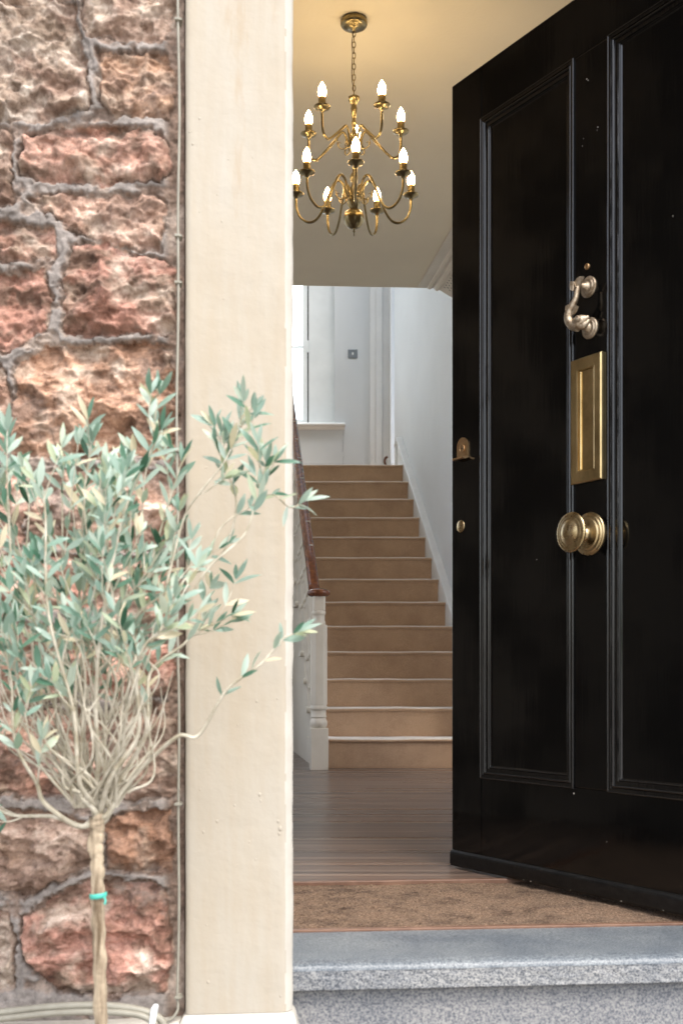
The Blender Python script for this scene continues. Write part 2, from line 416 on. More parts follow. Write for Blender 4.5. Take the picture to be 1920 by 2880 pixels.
# thin crack line below the sill
crk = MB(); cx = bx(963)
pts = []
for k in range(14):
    t = k/13; pts.append((cx + .006*math.sin(k*2.3) + .012*t, ZB-.0005, SILL-.07 - t*(SILL-.07-2.36)))
for i in range(13):
    if i in (1, 5, 8): continue
    crk.tube([pts[i], pts[i+1]], .0016, 4)
crk.build('crack', M['steel'], bw)
# upper roof over the stairwell, skylight added for daylight; parapet lowered for light
mb = MB()
mb.box(-3, 1.9, 7.7, 8.35, 5.6, 5.75); mb.box(-3, 1.9, 10.3, 11.6, 5.6, 5.75)
mb.box(-3, -1.1, 8.35, 10.3, 5.6, 5.75); mb.box(.4, 1.9, 8.35, 10.3, 5.6, 5.75)
tag(mb.build('stairwell_ceiling', M['ceiling']), kind='structure')
wallbox('upstairs_wall', [(-2.4, 7.70), (1.9, 7.80), (1.9, 7.65), (-2.4, 7.55)], CEIL+.3, CEIL+.55, M['wall_blue'],
        'unseen upper floor wall above the hall ceiling, cut low to let daylight onto the stairs')
mb = MB(); mb.box(-2.4, 2.2, 2.7, 7.69, 5.6, 5.75); tag(mb.build('sun_blocking_roof', M['ceiling']), kind='structure')  # unseen roof added to keep direct sun off the stairs
wallbox('house_back_wall', [(WX(ZE)-.0, ZE+.75), (1.9, ZE+.75), (1.9, ZE+.9), (WX(ZE)-.6, ZE+.9)], 0, 5.8, M['wall_blue'],
        'grey wall glimpsed beyond the end of the stair wall')
# landing floor (carpeted)
mb = MB()
NOS = 13; RISE = .182; GOING = .234; Z0 = 7.13
LH = NOS*RISE
ztop = Z0+13*GOING
mb.box(-2.3, 1.2, ztop+.03, ZB+1.0, LH-.2, LH)
tag(mb.build('landing_floor', M['carpet']), kind='structure')
# door architrave on the landing wall
ar = thing('landing_door_frame', 'tall pale door frame at the right end of the landing wall', 'door frame', (ax0, ZB, LH))
mb = MB()
x1, x2, x3, x4 = bx(1040), bx(1056), bx(1074), bx(1095)
mb.box(x1, x2, ZB-.035, ZB, LH, 5.2); mb.box(x2, x3, ZB-.05, ZB, LH, 5.2)
mb.box(x3, x4, ZB-.02, ZB+.1, LH, 5.2)
mb.build('architrave', M['gloss_white'], ar, bevel=.006)
mb = MB(); mb.box(x4-.001, bx(1099), ZB-.12, ZB+.1, LH, 5.2); mb.build('door_edge', M['gloss_white'], ar, bevel=.003)
mb = MB(); mb.box(bx(1099), bx(1106)+.3, ZB+.02, ZB+.1, LH, 5.2); mb.build('door_panel', M['wall_blue'], ar)

# window
wn = thing('stair_window', 'white casement window with frosted panes above the stairs', 'window', (wl, ZB+WD, SILL))
mb = MB(); fy0, fy1 = ZB+WD-.09, ZB+WD-.03
def wx(px): return (px-960)*(ZB+WD-.06)/F
fr0 = wx(868)
mb.box(fr0, wr+.0, fy0, fy1, SILL, 5.1)                 # outer jamb
mb.box(wl, fr0, fy0, fy1, SILL, SILL+.02); mb.box(wl, fr0, fy0, fy1, 5.06, 5.1)
for k, p in enumerate((892, 980, 1068, 1165)):
    pz = CZ+(1920-p)*(ZB+WD-.06)/F
    mb.lathe([(.005, 0), (.005, .004)], T=lambda x, y, z, pz=pz: (wx(874)+x, fy0-.0+(-z), pz+y), n=8)
mb.build('window_frame', M['pvc'], wn, bevel=.004)
mb = MB(); sx = wx(865); cw = .045
mb.box(sx-.002, fr0, fy0+.012, fy1, SILL+.02, 5.06); mb.build('frame_gap', M['dark'], wn)
mb = MB()
mb.box(sx-.045, sx-.002, fy0-.01, fy1-.01, SILL+.02, 5.06); mb.box(wl, sx-.045, fy0-.01, fy1-.01, SILL+.02, SILL+.07)
tz = CZ+(1920-978)*(ZB+WD-.06)/F
mb.box(wl, sx-.045, fy0-.005, fy1-.012, tz-.012, tz+.012)
for xk in (-.95, -1.6): mb.box(xk, xk+.05, fy0-.008, fy1-.011, SILL+.07, 5.06)
mb.box(sx-.012, sx+.012, fy0-.025, fy0-.01, tz-.055, tz+.055)
mb.build('casement', M['pvc'], wn, bevel=.004)
mb = MB(); mb.box(wl, sx-.046, fy1-.03, fy1-.02, SILL+.06, 5.06); mb.build('window_pane', M['pane'], wn)
mb = MB(); sr = bx(970)
poly = [(ZB-.075, SILL-.008), (ZB-.085, SILL-.02), (ZB-.075, SILL-.034), (ZB-.03, SILL-.036), (ZB-.02, SILL-.055), (ZB-.001, SILL-.055), (ZB-.001, SILL+.0), (ZB-.06, SILL+.0)]
mb.prism(poly, -2.3, sr, lambda p, q, r: (r, p, q)); recalc(mb.build('window_sill', M['gloss_white'], wn, bevel=.003))
mb = MB(); mb.box(wl, wr-.001, ZB+.001, fy0-.001, SILL, SILL+.004); mb.build('sill_board', M['gloss_white'], wn)
# light switch
s1, s2 = bx(978), bx(1005)
sw = thing('light_switch', 'square grey metal light switch with white rocker on landing wall', 'switch', ((s1+s2)/2, ZB-.0005, bh(995)))
mb = MB(); mb.box(s1, s2, ZB-.008, ZB-.0005, bh(1008), bh(982)); mb.build('face_plate', M['steel'], sw, bevel=.004)
mb = MB(); mb.box((s1+s2)/2-.007, (s1+s2)/2+.007, ZB-.012, ZB-.008, bh(999), bh(991)); mb.build('rocker', M['gloss_white'], sw, bevel=.0015)

# ------------------------------------------------------------------ staircase
st = thing('staircase', 'straight flight of brown carpeted stairs with white balustrade and mahogany rail', 'staircase', (.36, Z0, 0))
RX = lambda z: .885 - .1312*(z-7.13)        # right end of the treads
LX = lambda z: -.135 - TL*(z-7.13)          # left end of the treads
rs = random.Random(3)
for i in range(1, NOS+1):
    zf = Z0+(i-1)*GOING; h0 = (i-1)*RISE; h1 = i*RISE
    nose = .018; rad = .013
    prof = [(zf+.004, h0), (zf, h0+.02), (zf-.001, h1-.05)]
    cz_, ch = zf-nose+rad, h1-rad
    for k in range(9):
        a = -PI/2 - k*PI/8
        prof.append((cz_ + rad*math.cos(a), ch + rad*math.sin(a)))
    prof.append((zf+GOING+(.02 if i < 13 else .03), h1)); prof.append((zf+GOING+.02, h0+.01 if i > 1 else h0))
    mb = MB(); nx = 24; n = len(prof); vs = []
    for k in range(nx+1):
        t = k/nx
        sag = (.0013*math.sin(t*9+i*1.7)+.0008*math.sin(t*23+i))*(1.0 if i < 4 else .7)
        for j, (zz, hh) in enumerate(prof):
            l, r_ = LX(zz), RX(zz)
            up = sag if 2 < j < n-1 else 0
            vs.append((l+(r_-l)*t, zz + (sag*.8 if j > 0 and j < n-2 else 0), hh+up + (.0007*rs.random() if up else 0)))
    fs = [(k*n+j, (k+1)*n+j, (k+1)*n+(j+1) % n, k*n+(j+1) % n) for k in range(nx) for j in range(n)]
    mb.add(vs, fs, True); mb.add([vs[j] for j in range(n)], [tuple(range(n))]); mb.add([vs[nx*n+j] for j in range(n)], [tuple(range(n))[::-1]])
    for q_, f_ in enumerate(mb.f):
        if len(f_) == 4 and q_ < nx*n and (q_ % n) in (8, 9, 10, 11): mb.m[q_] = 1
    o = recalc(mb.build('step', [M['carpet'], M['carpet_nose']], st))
    em = o.modifiers.new('split', 'EDGE_SPLIT'); em.split_angle = R(50)
# right-hand string board with moulded cap, follows the pitch
pitch = RISE/GOING
mb = MB()
zA, zBt = Z0-.06, ztop+.02
def top_line(z): return max(.12, (z-Z0)*pitch + RISE + .085)
segs = [zA + (zBt-zA)*k/30 for k in range(31)]
vs = []; 
for z in segs:
    a, b = RX(z)+.001, WX(z)-.001
    if b < a+.014: b = a+.014
    t_ = top_line(z); lo = max(0, t_-.5)
    vs += [(a, z, lo), (a, z, t_-.052), (a-.004, z, t_-.045), (a-.003, z, t_-.032), (a-.010, z, t_-.026), (a-.008, z, t_-.012), (a-.014, z, t_-.006), (a-.010, z, t_+.004), (b, z, t_+.006), (b, z, lo)]
n = 10
fs = [(k*n+j, (k+1)*n+j, (k+1)*n+(j+1) % n, k*n+(j+1) % n) for k in range(30) for j in range(n)]
mb.add(vs, fs); mb.add(vs[:n], [tuple(range(n))]); mb.add(vs[-n:], [tuple(range(n))[::-1]])
# end turn of the skirting at the landing
zt = zBt; a = RX(zt)-.012
mb.box(a-.004, WX(zt)-.002, zt+.0005, zt+.10, LH, LH+.215)
mb.box(a-.012, WX(zt)-.002, zt-.012, zt+.10, LH+.2155, LH+.245)
recalc(mb.build('string_board', M['gloss_white'], st, bevel=.002))
# left side: cut string spandrel, tread returns, balusters
mb = MB(); zz = []
sx_ = lambda z: LX(z)
poly = [(Z0+.03, 0), (Z0+.03, RISE-.03)]
for i in range(1, NOS+1):
    zf = Z0+(i-1)*GOING
    poly += [(zf+.002, i*RISE-.03)] if i > 1 else []
    poly += [(zf+GOING+.002, i*RISE-.03)]
    if i < NOS: poly += [(zf+GOING+.002, (i+1)*RISE-.03)]
# unique, stepping outline
clean = []
for p in poly:
    if not clean or (abs(p[0]-clean[-1][0])+abs(p[1]-clean[-1][1])) > 1e-4: clean.append(p)
for i in range(1, NOS+1):                     # one upright strip per step: simple boxes, butted
    a = Z0+(i-1)*GOING+(.03 if i == 1 else .0); b = Z0+i*GOING
    mb.box(0, 1, a, b, 0, i*RISE-.032, T=lambda x, y, z: (LX(y)-.003-(1-x)*.022, y, z))
mb.build('spandrel', M['newel'], st)
for i in range(1, NOS+1):                     # bracket under each tread end
    a = Z0+(i-1)*GOING
    mb = MB()
    pl = [(a+.0, i*RISE-.034), (a+GOING-.012, i*RISE-.034), (a+GOING-.03, i*RISE-.06), (a+.11, i*RISE-.085), (a+.06, i*RISE-.15), (a+.03, i*RISE-.165), (a+.0, i*RISE-.165)]
    mb.prism(pl, .026, .036, lambda p, q, r: (LX(p)-r, p, q)); 
    recalc(mb.build('bracket', M['newel'], st, bevel=.002))
    mb = MB()
    pr = [(a-.032, i*RISE-.016)]
    for k in range(9):
        an = PI/2 + k*PI/8
        pr.append((a-.016+.017*math.cos(an), i*RISE-.015+.017*math.sin(an)))
    pr = pr[1:] + [(a+GOING-.03, i*RISE-.032), (a+GOING-.03, i*RISE+.002)]
    mb.prism(pr, .0, .058, lambda p, q, r: (LX(p)-r-.001, p, q), smooth=True)
    o = recalc(mb.build('tread_end', M['newel'], st)); em = o.modifiers.new('split', 'EDGE_SPLIT'); em.split_angle = R(50)
RAILOFF = 1.13
def rail_h(z): return (z-Z0)*pitch + RISE + RAILOFF
proto = None
for i in range(1, NOS+1):
    for q in (.28, .78):
        z = Z0+(i-1)*GOING+q*GOING
        if i == 1 and q < .5: continue
        hb = i*RISE+.002; ht = rail_h(z)-.245
        L_ = ht-hb
        mb = local(MB())
        outl = []
        N_ = 40
        for k in range(N_+1):
            t = k/N_
            wv = .030 + .014*math.cos(t*2*PI*2.0+PI)*(1 if .08 < t < .92 else 0) + (.008 if t < .06 or t > .94 else 0)
            if abs(t-.5) < .035: wv = .046
            if abs(t-.72) < .02 or abs(t-.28) < .02: wv = .040
            outl.append((wv, t*L_))
        tl = .0105
        vs = []
        for wv, hh in outl: vs += [(-tl, -wv, hh), (tl, -wv, hh), (tl, wv, hh), (-tl, wv, hh)]
        fs = [(4*k+j, 4*k+(j+1) % 4, 4*k+4+(j+1) % 4, 4*k+4+j) for k in range(N_) for j in range(4)]
        mb.add(vs, fs); mb.add(vs[:4], [(3, 2, 1, 0)]); mb.add(vs[-4:], [(0, 1, 2, 3)])
        for t in (.3, .5, .7): mb.lathe([(.003, 0), (.017, .002), (.017, .008), (.003, .010)], T=lambda x, y, zc, t=t, L_=L_: (-.0105-zc, x, t*L_+y), n=12)
        if proto is None:
            proto = mb.build('baluster', M['newel'], None); o = proto
        else:
            o = proto.copy(); C.objects.link(o)
        o.parent = st; o.location = Vector((LX(z)-.026, z, hb)) - st.location
        o.rotation_euler = (0, 0, TL)
# handrail
mb = MB(); zs = [Z0-.055 + (ztop+.1-(Z0-.055))*k/24 for k in range(25)]
sect = [(-.028, -.018), (-.034, .0), (-.030, .018), (-.016, .03), (.0, .033), (.016, .03), (.030, .018), (.034, 0), (.028, -.018), (.0, -.024)]
n = len(sect); vs = []
for k, z in enumerate(zs):
    hh = rail_h(z) - .17
    if z < Z0+.10: hh = hh + (-.02)*((Z0+.10-z)/.16)**2
    for a, b in sect: vs.append((LX(z)-.036+a, z, hh+b*1.25))
mb.add(vs, [(k*n+j, (k+1)*n+j, (k+1)*n+(j+1) % n, k*n+(j+1) % n) for k in range(24) for j in range(n)], True)
mb.add(vs[:n], [tuple(range(n))]); mb.add(vs[-n:], [tuple(range(n))[::-1]])
recalc(mb.build('handrail', M['wood'], st))
# newel post
nx_, nz_ = (896-960)*7.04/F, 7.04
nh = lambda py: CZ+(1920-py)*(nz_-.04)/F
def NT(x, y, z): c, s_ = math.cos(.14), math.sin(.14); return (nx_+x*c-y*s_, nz_+x*s_+y*c, z)
mb = MB()
def sqs(hw, z0, z1, ch=0):
    if ch == 0: mb.box(-hw, hw, -hw, hw, z0, z1, T=NT); return
    k = hw-ch; pl = [(-k, -hw), (k, -hw), (hw, -k), (hw, k), (k, hw), (-k, hw), (-hw, k), (-hw, -k)]
    mb.prism(pl, z0, z1, lambda p, q, r: NT(p, q, r))
sqs(.052, -.001, nh(2048))
mb.lathe([(.040, nh(2048)), (.050, nh(2042)), (.052, nh(2032)), (.046, nh(2024)), (.042, nh(2020)), (.049, nh(2017)), (.044, nh(2012)), (.044, nh(1998)), (.051, nh(1995)), (.052, nh(1988)), (.047, nh(1984)), (.047, nh(1982))], T=NT, n=32)
sqs(.049, nh(1982), nh(1757), .027)
mb.lathe([(.038, nh(1757)), (.042, nh(1753)), (.040, nh(1748)), (.036, nh(1744)), (.036, nh(1730)), (.041, nh(1727)), (.042, nh(1720)), (.038, nh(1716))], T=NT, n=32)
sqs(.037, nh(1716), nh(1674), .009)
recalc(mb.build('newel_post', M['newel'], st, bevel=.003))
mb = MB(); b0 = nh(1678)
mb.lathe([(.03, b0), (.052, b0+.004), (.066, b0+.014), (.070, b0+.026), (.066, b0+.036), (.055, b0+.044), (.03, b0+.050), (.008, b0+.051)], T=NT, n=40)
mb.build('newel_cap', M['wood'], st)
# wooden rail end on the landing
lr = thing('landing_rail_end', 'short dark wooden rail end with white bracket at the stair top', 'rail', (bx(1085, 10.4), 10.4, LH))
mb = MB(); zq = 10.42
q = lambda px, py: ((px-960)*zq/F, zq, CZ+(1920-py)*zq/F)
mb.tube(smooth_path([q(1092, 1322), q(1085, 1310), q(1081, 1298), q(1084, 1288), q(1090, 1285)]), .011, 8)
mb.build('rail', M['wood'], lr)
mb = MB(); mb.tube(smooth_path([q(1088, 1290), q(1094, 1298), q(1094, 1308)]), .014, 8); mb.build('rail_bracket', M['gloss_white'], lr)

# cornice of the hall
mb = MB()
cp = [(.215, 0), (.215, .006), (.205, .008), (.170, .008), (.168, .014), (.155, .020), (.148, .014), (.138, .012), (.132, .022), (.118, .03), (.112, .022), (.106, .024),
      (.050, .062), (.046, .074), (.036, .078), (.032, .088), (.020, .096), (.018, .11), (.008, .115), (0.002, .135), (0.0, .135)]
CS = 1.12
vs = []; ys = [2.7+ (7.99-2.7)*k/20 for k in range(21)]
for y in ys:
    for d, hh in cp: vs.append((WX(y)-d*CS*1.24-.0005, y, CEIL-.0015-hh*CS*1.1))
n = len(cp)
mb.add(vs, [(k*n+j, (k+1)*n+j, (k+1)*n+j+1, k*n+j+1) for k in range(20) for j in range(n-1)])
mb.add(vs[-n:] + [(WX(7.99)-.0005, 7.99, CEIL-.0015)], [tuple(range(n+1))])
cn = recalc(mb.build('cornice', M['newel'])); tag(cn, 'moulded plaster cornice with pierced band where ceiling meets stair wall', 'cornice')
mb = MB()
d0, h0_ = .104, .026; d1, h1_ = .053, .060
k = 0
y = 7.9
while y > 6.4:
    for r_ in range(4):
        t = .14+.24*r_; off = .022*(r_ % 2)
        d = d0+(d1-d0)*t; hh = h0_+(h1_-h0_)*t
        yy = y-off
        p = (WX(yy)-d*CS*1.24, yy, CEIL-.0015-hh*CS*1.1)
        nrm = Vector((-.55, 0, -.83))
        u_ = Vector((.83, 0, -.55))
        vs = [Vector(p)+nrm*.002 + u_*(.0055*math.cos(2*PI*j/8)) + Vector((0, .007*math.sin(2*PI*j/8), 0)) for j in range(8)]
        mb.add(vs, [tuple(range(8))])
    y -= .045
mb.build('piercing', M['dark'], cn)

# ------------------------------------------------------------------ front of the house
WYb = 2.205                                # stone wall reference depth at x=-.09
def wall_xy(px, ref=WYb):                  # photo column -> x on the wall plane
    k = (px-960)/F; return k*(ref+TF*.09)/(1-TF*k)
def wpt(px, py, ref=WYb):
    x = wall_xy(px, ref); y = FY(x, ref); return (x, CZ+(1920-py)*y/F)
ZT = .5357
def z1(l): return [(x*ZT, y*ZT) for x, y in l]
def z3(l): return [(x*.5995, 1700+y*.5995) for x, y in l]
def z4(l): return [(x*.5995, 2200+y*.5995) for x, y in l]
PINK = (.49, .305, .245); TAN = (.43, .325, .265); GREY = (.41, .36, .31); BUFF = (.48, .335, .27); RED = (.43, .245, .195); BRN = (.30, .225, .18)
stones = [
 (z1([(-200, 50), (300, 30), (395, 60), (430, 300), (445, 560), (250, 612), (-200, 625)]), GREY, 1.0),
 (z1([(-200, -200), (420, -190), (400, -10), (200, 10), (-200, 15)]), BRN, .6),
 (z1([(470, -180), (900, -200), (905, 40), (850, 195), (495, 200), (455, 20)]), TAN, .9),
 (z1([(530, 290), (860, 278), (905, 400), (890, 620), (600, 605), (530, 540)]), (.44, .30, .215), .9),
 (z1([(130, 730), (300, 672), (560, 690), (850, 745), (893, 880), (850, 945), (250, 950), (140, 905)]), PINK, 1.2),
 (z1([(-200, 670), (45, 700), (80, 960), (70, 1070), (-200, 1085)]), BRN, .8),
 (z1([(160, 1055), (500, 1035), (850, 1045), (880, 1130), (845, 1330), (640, 1290), (430, 1230), (240, 1120)]), BUFF, 1.0),
 (z1([(-200, 1180), (190, 1205), (270, 1235), (275, 1355), (-200, 1355)]), PINK, .9),
 (z1([(390, 1310), (560, 1290), (700, 1370), (900, 1420), (905, 1740), (560, 1735), (370, 1745), (325, 1500)]), RED, 1.2),
 (z1([(-200, 1430), (225, 1440), (255, 1560), (245, 1740), (60, 1830), (-200, 1835)]), RED, .9),
 ([(72, 1030), (120, 985), (300, 975), (484, 975), (488, 1180), (478, 1282), (200, 1285), (45, 1278), (40, 1200)], (.45, .29, .205), 1.3),
 ([(-100, 1020), (22, 1030), (25, 1120), (10, 1275), (-100, 1290)], BUFF, .8),
 ([(-100, 1330), (60, 1335), (70, 1440), (60, 1530), (-100, 1530)], PINK, .8),
 ([(95, 1335), (300, 1325), (478, 1345), (485, 1470), (440, 1540), (200, 1545), (100, 1520)], BUFF, 1.0),
 ([(-100, 1570), (140, 1575), (250, 1590), (255, 1690), (120, 1720), (-100, 1715)], RED, .9),
 ([(285, 1585), (478, 1580), (484, 1740), (330, 1735), (285, 1690)], PINK, .9),
 (z3([(-200, 110), (210, 130), (300, 250), (300, 420), (150, 470), (-200, 460)]), BUFF, 1.1),
 (z3([(350, 160), (560, 140), (800, 200), (820, 330), (760, 420), (500, 430), (350, 330)]), RED, 1.1),
 (z3([(-200, 510), (150, 500), (420, 490), (500, 560), (480, 860), (300, 880), (-200, 900)]), PINK, 1.2),
 (z3([(540, 480), (800, 470), (825, 640), (830, 880), (600, 900), (530, 800)]), BRN, 1.1),
 (z4([(-200, 140), (250, 155), (430, 200), (470, 400), (250, 455), (120, 530), (-200, 500)]), TAN, 1.2),
 (z4([(510, 200), (620, 145), (805, 140), (815, 330), (790, 420), (640, 400), (510, 415)]), (.36, .22, .15), 1.2),
 (z4([(120, 640), (280, 530), (480, 470), (700, 480), (770, 560), (800, 800), (790, 960), (500, 985), (280, 960), (150, 850)]), RED, 1.4),
 (z4([(-200, 590), (30, 640), (75, 760), (60, 960), (-200, 985)]), GREY, .8),
]
# courses outside the picture (to the left and above)
rr = random.Random(11)
yy = -80
while yy > -900:
    hgt = rr.uniform(110, 190); x = -560
    while x < 470:
        wd = rr.uniform(140, 330); xe = min(x+wd, 486)
        if xe-x > 60: stones.append(([(x+rr.uniform(0, 12), yy-hgt+14), (xe-14, yy-hgt+12+rr.uniform(0, 12)), (xe-12, yy-14), (x+6, yy-12)], rr.choice([PINK, TAN, BUFF, RED, GREY]), 1))
        x = xe+10 if xe < 470 else 999
    yy -= hgt
y_ = -60
while y_ < 2800:
    hgt = rr.uniform(110, 200); x = -130
    while x > -560:
        wd = rr.uniform(140, 300)
        stones.append(([(x-wd+14, y_+12), (x-12, y_+10+rr.uniform(0, 14)), (x-14, y_+hgt-12), (x-wd+10, y_+hgt-14)], rr.choice([PINK, TAN, BUFF, RED, GREY]), 1)); x -= wd
    y_ += hgt
res = .0026
Xa, Xb = wall_xy(-520), wall_xy(519); Ha, Hb = -.16, 2.35
nxg = int((Xb-Xa)/res); nyg = int((Hb-Ha)/res)
gx, gh = np.meshgrid(np.linspace(Xa, Xb, nxg), np.linspace(Ha, Hb, nyg))
gxf = gx+5; ghf = gh+5
wxn = (fbm(gxf, ghf, 11, 4, 21)-.5)*.030 + (fbm(gxf, ghf, 60, 3, 25)-.5)*.016
whn = (fbm(gxf, ghf, 11, 4, 41)-.5)*.030 + (fbm(gxf, ghf, 60, 3, 45)-.5)*.016
px_, ph_ = gx+wxn, gh+whn
best = np.full(gx.shape, -1e9); col = np.zeros(gx.shape+(3,)); amp = np.ones(gx.shape); sid = np.zeros(gx.shape, int); cgy = np.zeros(gx.shape)
tv = np.zeros(gx.shape)
for si, (pl, c_, am) in enumerate(stones):
    P = [wpt(*p) for p in pl]
    x0_, x1_ = min(p[0] for p in P)-.05, max(p[0] for p in P)+.05; h0_, h1_ = min(p[1] for p in P)-.05, max(p[1] for p in P)+.05
    i0, i1 = np.searchsorted(gh[:, 0], [h0_, h1_]); j0, j1 = np.searchsorted(gx[0], [x0_, x1_])
    if i1 <= i0 or j1 <= j0: continue
    X_, Y_ = px_[i0:i1, j0:j1], ph_[i0:i1, j0:j1]
    ds = np.full(X_.shape, 1e9); ins = np.zeros(X_.shape, bool)
    n = len(P)
    for k in range(n):
        ax_, ay_ = P[k]; bx_, by_ = P[(k+1) % n]
        ex, ey = bx_-ax_, by_-ay_; L2 = ex*ex+ey*ey+1e-12
        t = np.clip(((X_-ax_)*ex+(Y_-ay_)*ey)/L2, 0, 1)
        ds = np.minimum(ds, np.hypot(X_-ax_-t*ex, Y_-ay_-t*ey))
        cond = ((ay_ > Y_) != (by_ > Y_)) & (X_ < (bx_-ax_)*(Y_-ay_)/((by_-ay_) if by_ != ay_ else 1e-9)+ax_)
        ins ^= cond
    sd_ = np.where(ins, ds, -ds); sub = best[i0:i1, j0:j1]; mk = sd_ > sub
    sub[mk] = sd_[mk]; col[i0:i1, j0:j1][mk] = c_; amp[i0:i1, j0:j1][mk] = am; sid[i0:i1, j0:j1][mk] = si
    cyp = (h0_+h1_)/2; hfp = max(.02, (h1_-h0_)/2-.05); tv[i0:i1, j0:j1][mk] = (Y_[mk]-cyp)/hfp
sd_ = best + .004
edge = np.clip((sd_+.002)/.012, 0, 1); edge = np.sqrt(1-(1-edge)**2)
big = fbm(gxf+sid*3.7, ghf+sid*1.9, 9, 3, 61); mid_ = fbm(gxf+sid*2.1, ghf*1.5+gxf*.5, 24, 6, 71, .65, True); fine = fbm(gxf, ghf, 120, 4, 91, .65)
def shards(sc, seed, kq, tilt):           # broken faces: lower envelope of tilted shallow bowls
    rs_ = np.random.RandomState(seed); A = rs_.rand(5, 128, 128)
    X, Y = px_*sc+50, ph_*sc*1.25+50; xi = np.floor(X).astype(int); yi = np.floor(Y).astype(int); out = np.full(X.shape, 1e9)
    for di in (-1, 0, 1):
        for dj in (-1, 0, 1):
            a_, b_ = (xi+di) % 128, (yi+dj) % 128
            cx0 = xi+di+A[0][a_, b_]; cy0 = yi+dj+A[1][a_, b_]; dx, dy = (X-cx0)/sc, (Y-cy0)/sc
            out = np.minimum(out, (A[2][a_, b_]-.5)*.25/sc + tilt*((A[3][a_, b_]-.5)*dx + (A[4][a_, b_]-.35)*dy) + kq*sc*(dx*dx+dy*dy))
    return out
def shard_id(sc, seed):
    rs_ = np.random.RandomState(seed); A = rs_.rand(5, 128, 128)
    X, Y = px_*sc+50, ph_*sc*1.25+50; xi = np.floor(X).astype(int); yi = np.floor(Y).astype(int); best_ = np.full(X.shape, 1e9); idv = np.zeros(X.shape)
    for di in (-1, 0, 1):
        for dj in (-1, 0, 1):
            a_, b_ = (xi+di) % 128, (yi+dj) % 128
            d_ = (X-(xi+di+A[0][a_, b_]))**2+(Y-(yi+dj+A[1][a_, b_]))**2
            mk_ = d_ < best_; best_[mk_] = d_[mk_]; idv[mk_] = A[2][a_, b_][mk_]
    return idv
sh1 = shards(20, 501, .55, 1.2); sh2 = shards(55, 502, .6, 1.2); sh3 = shards(140, 503, .6, 1.1)
id1, id2, id3 = shard_id(20, 501), shard_id(55, 502), shard_id(140, 503)
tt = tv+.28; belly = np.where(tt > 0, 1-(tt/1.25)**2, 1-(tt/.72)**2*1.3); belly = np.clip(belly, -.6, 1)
facet = fbm(gxf*.8+sid*5.1, ghf*1.7+sid*3.3, 13, 2, 81, .5, True)
hs = .000 + edge*(.004*amp + .019*amp*(big-.40)) + edge*(.85*amp*(sh1-.006)+.85*(sh2-.002)+.8*(sh3-.001)+.0105*amp*belly+.010*amp*(mid_-.58)+.012*amp*(facet-.5)) + .007*(fine-.5)
ribx = 1-np.clip((gx-wall_xy(462))/.012, 0, 1)                       # no ribbon in the rough strip beside the pilaster
ribbon = np.clip((-sd_-.0030+(fine-.5)*.010)/.0035, 0, 1)*ribx*np.clip((fbm(gxf, ghf, 28, 4, 181)-.31)*9, .2, 1)
hm = -.002 + .0125*ribbon**.7 + .010*(fine-.5)*(1-.6*ribbon) + .010*(mid_-.55)*(1-ribbon)+.010*(big-.5)
isst = sd_ > 0
hh = np.where(isst, np.maximum(hs, -.016), hm)
hh = hh*np.clip((wall_xy(516)-gx)/.008, .35, 1)
# rough pointing strip beside the pilaster
me = bpy.data.meshes.new('stonework')
yv = FY(gx, WYb) - hh
V = np.stack([gx, yv, gh], -1).reshape(-1, 3)
idx = np.arange(nxg*nyg).reshape(nyg, nxg)
Fc = np.stack([idx[:-1, :-1], idx[:-1, 1:], idx[1:, 1:], idx[1:, :-1]], -1).reshape(-1, 4)
me.vertices.add(len(V)); me.vertices.foreach_set('co', V.ravel())
me.loops.add(Fc.size); me.loops.foreach_set('vertex_index', Fc.ravel())
me.polygons.add(len(Fc)); me.polygons.foreach_set('loop_start', np.arange(0, Fc.size, 4)); me.polygons.foreach_set('loop_total', np.full(len(Fc), 4))
me.polygons.foreach_set('material_index', (~isst)[:-1, :-1].ravel().astype(np.int32))
me.polygons.foreach_set('use_smooth', np.ones(len(Fc), bool))
me.update(calc_edges=True)
ca_ = me.color_attributes.new('stone', 'FLOAT_COLOR', 'POINT')
tint = (fbm(gxf+sid*1.3, ghf+sid*.7, 18, 4, 101)-.5)
mixn = np.clip((fbm(gxf+sid*2.3, ghf*1.6+sid, 12, 5, 171, .6)-.50)*3.2+.62+.55*(id1-.5)+.5*(id2-.5), 0, 1)[..., None]
mixn = mixn*np.clip(.78+.4*np.clip(belly, -.5, 1)[..., None], .25, 1)  # undersides turn browner: their shade worked into the stone colour
alt = np.stack([col[..., 1]*.45+.17, col[..., 1]*.42+.085, col[..., 1]*.38+.05], -1)      # browner bed of the same stone, doubling as underside shade
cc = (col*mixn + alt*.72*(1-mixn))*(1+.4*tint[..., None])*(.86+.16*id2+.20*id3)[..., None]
cc = cc + (np.array([.5, .43, .36])-cc)*np.clip((fbm(gxf, ghf, 22, 5, 131)-.52)*3.5, 0, .7)[..., None]
brown = np.array([.21, .145, .11])*(1+1.2*(fine-.5))[..., None]; grey = np.array([.235, .205, .185])*(1+.7*(fbm(gxf, ghf, 30, 4, 151)-.5))[..., None]
pale = np.clip((fbm(gxf, ghf, 16, 4, 161)-.5)*5, 0, 1)[..., None]; brown = brown*(1-pale*.6)+np.array([.46, .38, .32])*pale*.6
mc = brown*(1-ribbon[..., None])+grey*ribbon[..., None]
cc = cc*.86
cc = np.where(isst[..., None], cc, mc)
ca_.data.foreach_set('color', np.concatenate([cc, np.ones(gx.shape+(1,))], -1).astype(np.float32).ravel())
me.materials.append(M['stone']); me.materials.append(M['mortar'])
sw_ = bpy.data.objects.new('stonework', me); C.objects.link(sw_)
wallT = thing('stone_wall', 'rough pink and brown rubble stone wall with raised grey pointing', 'wall', (Xa, FY(Xa, WYb), Ha))
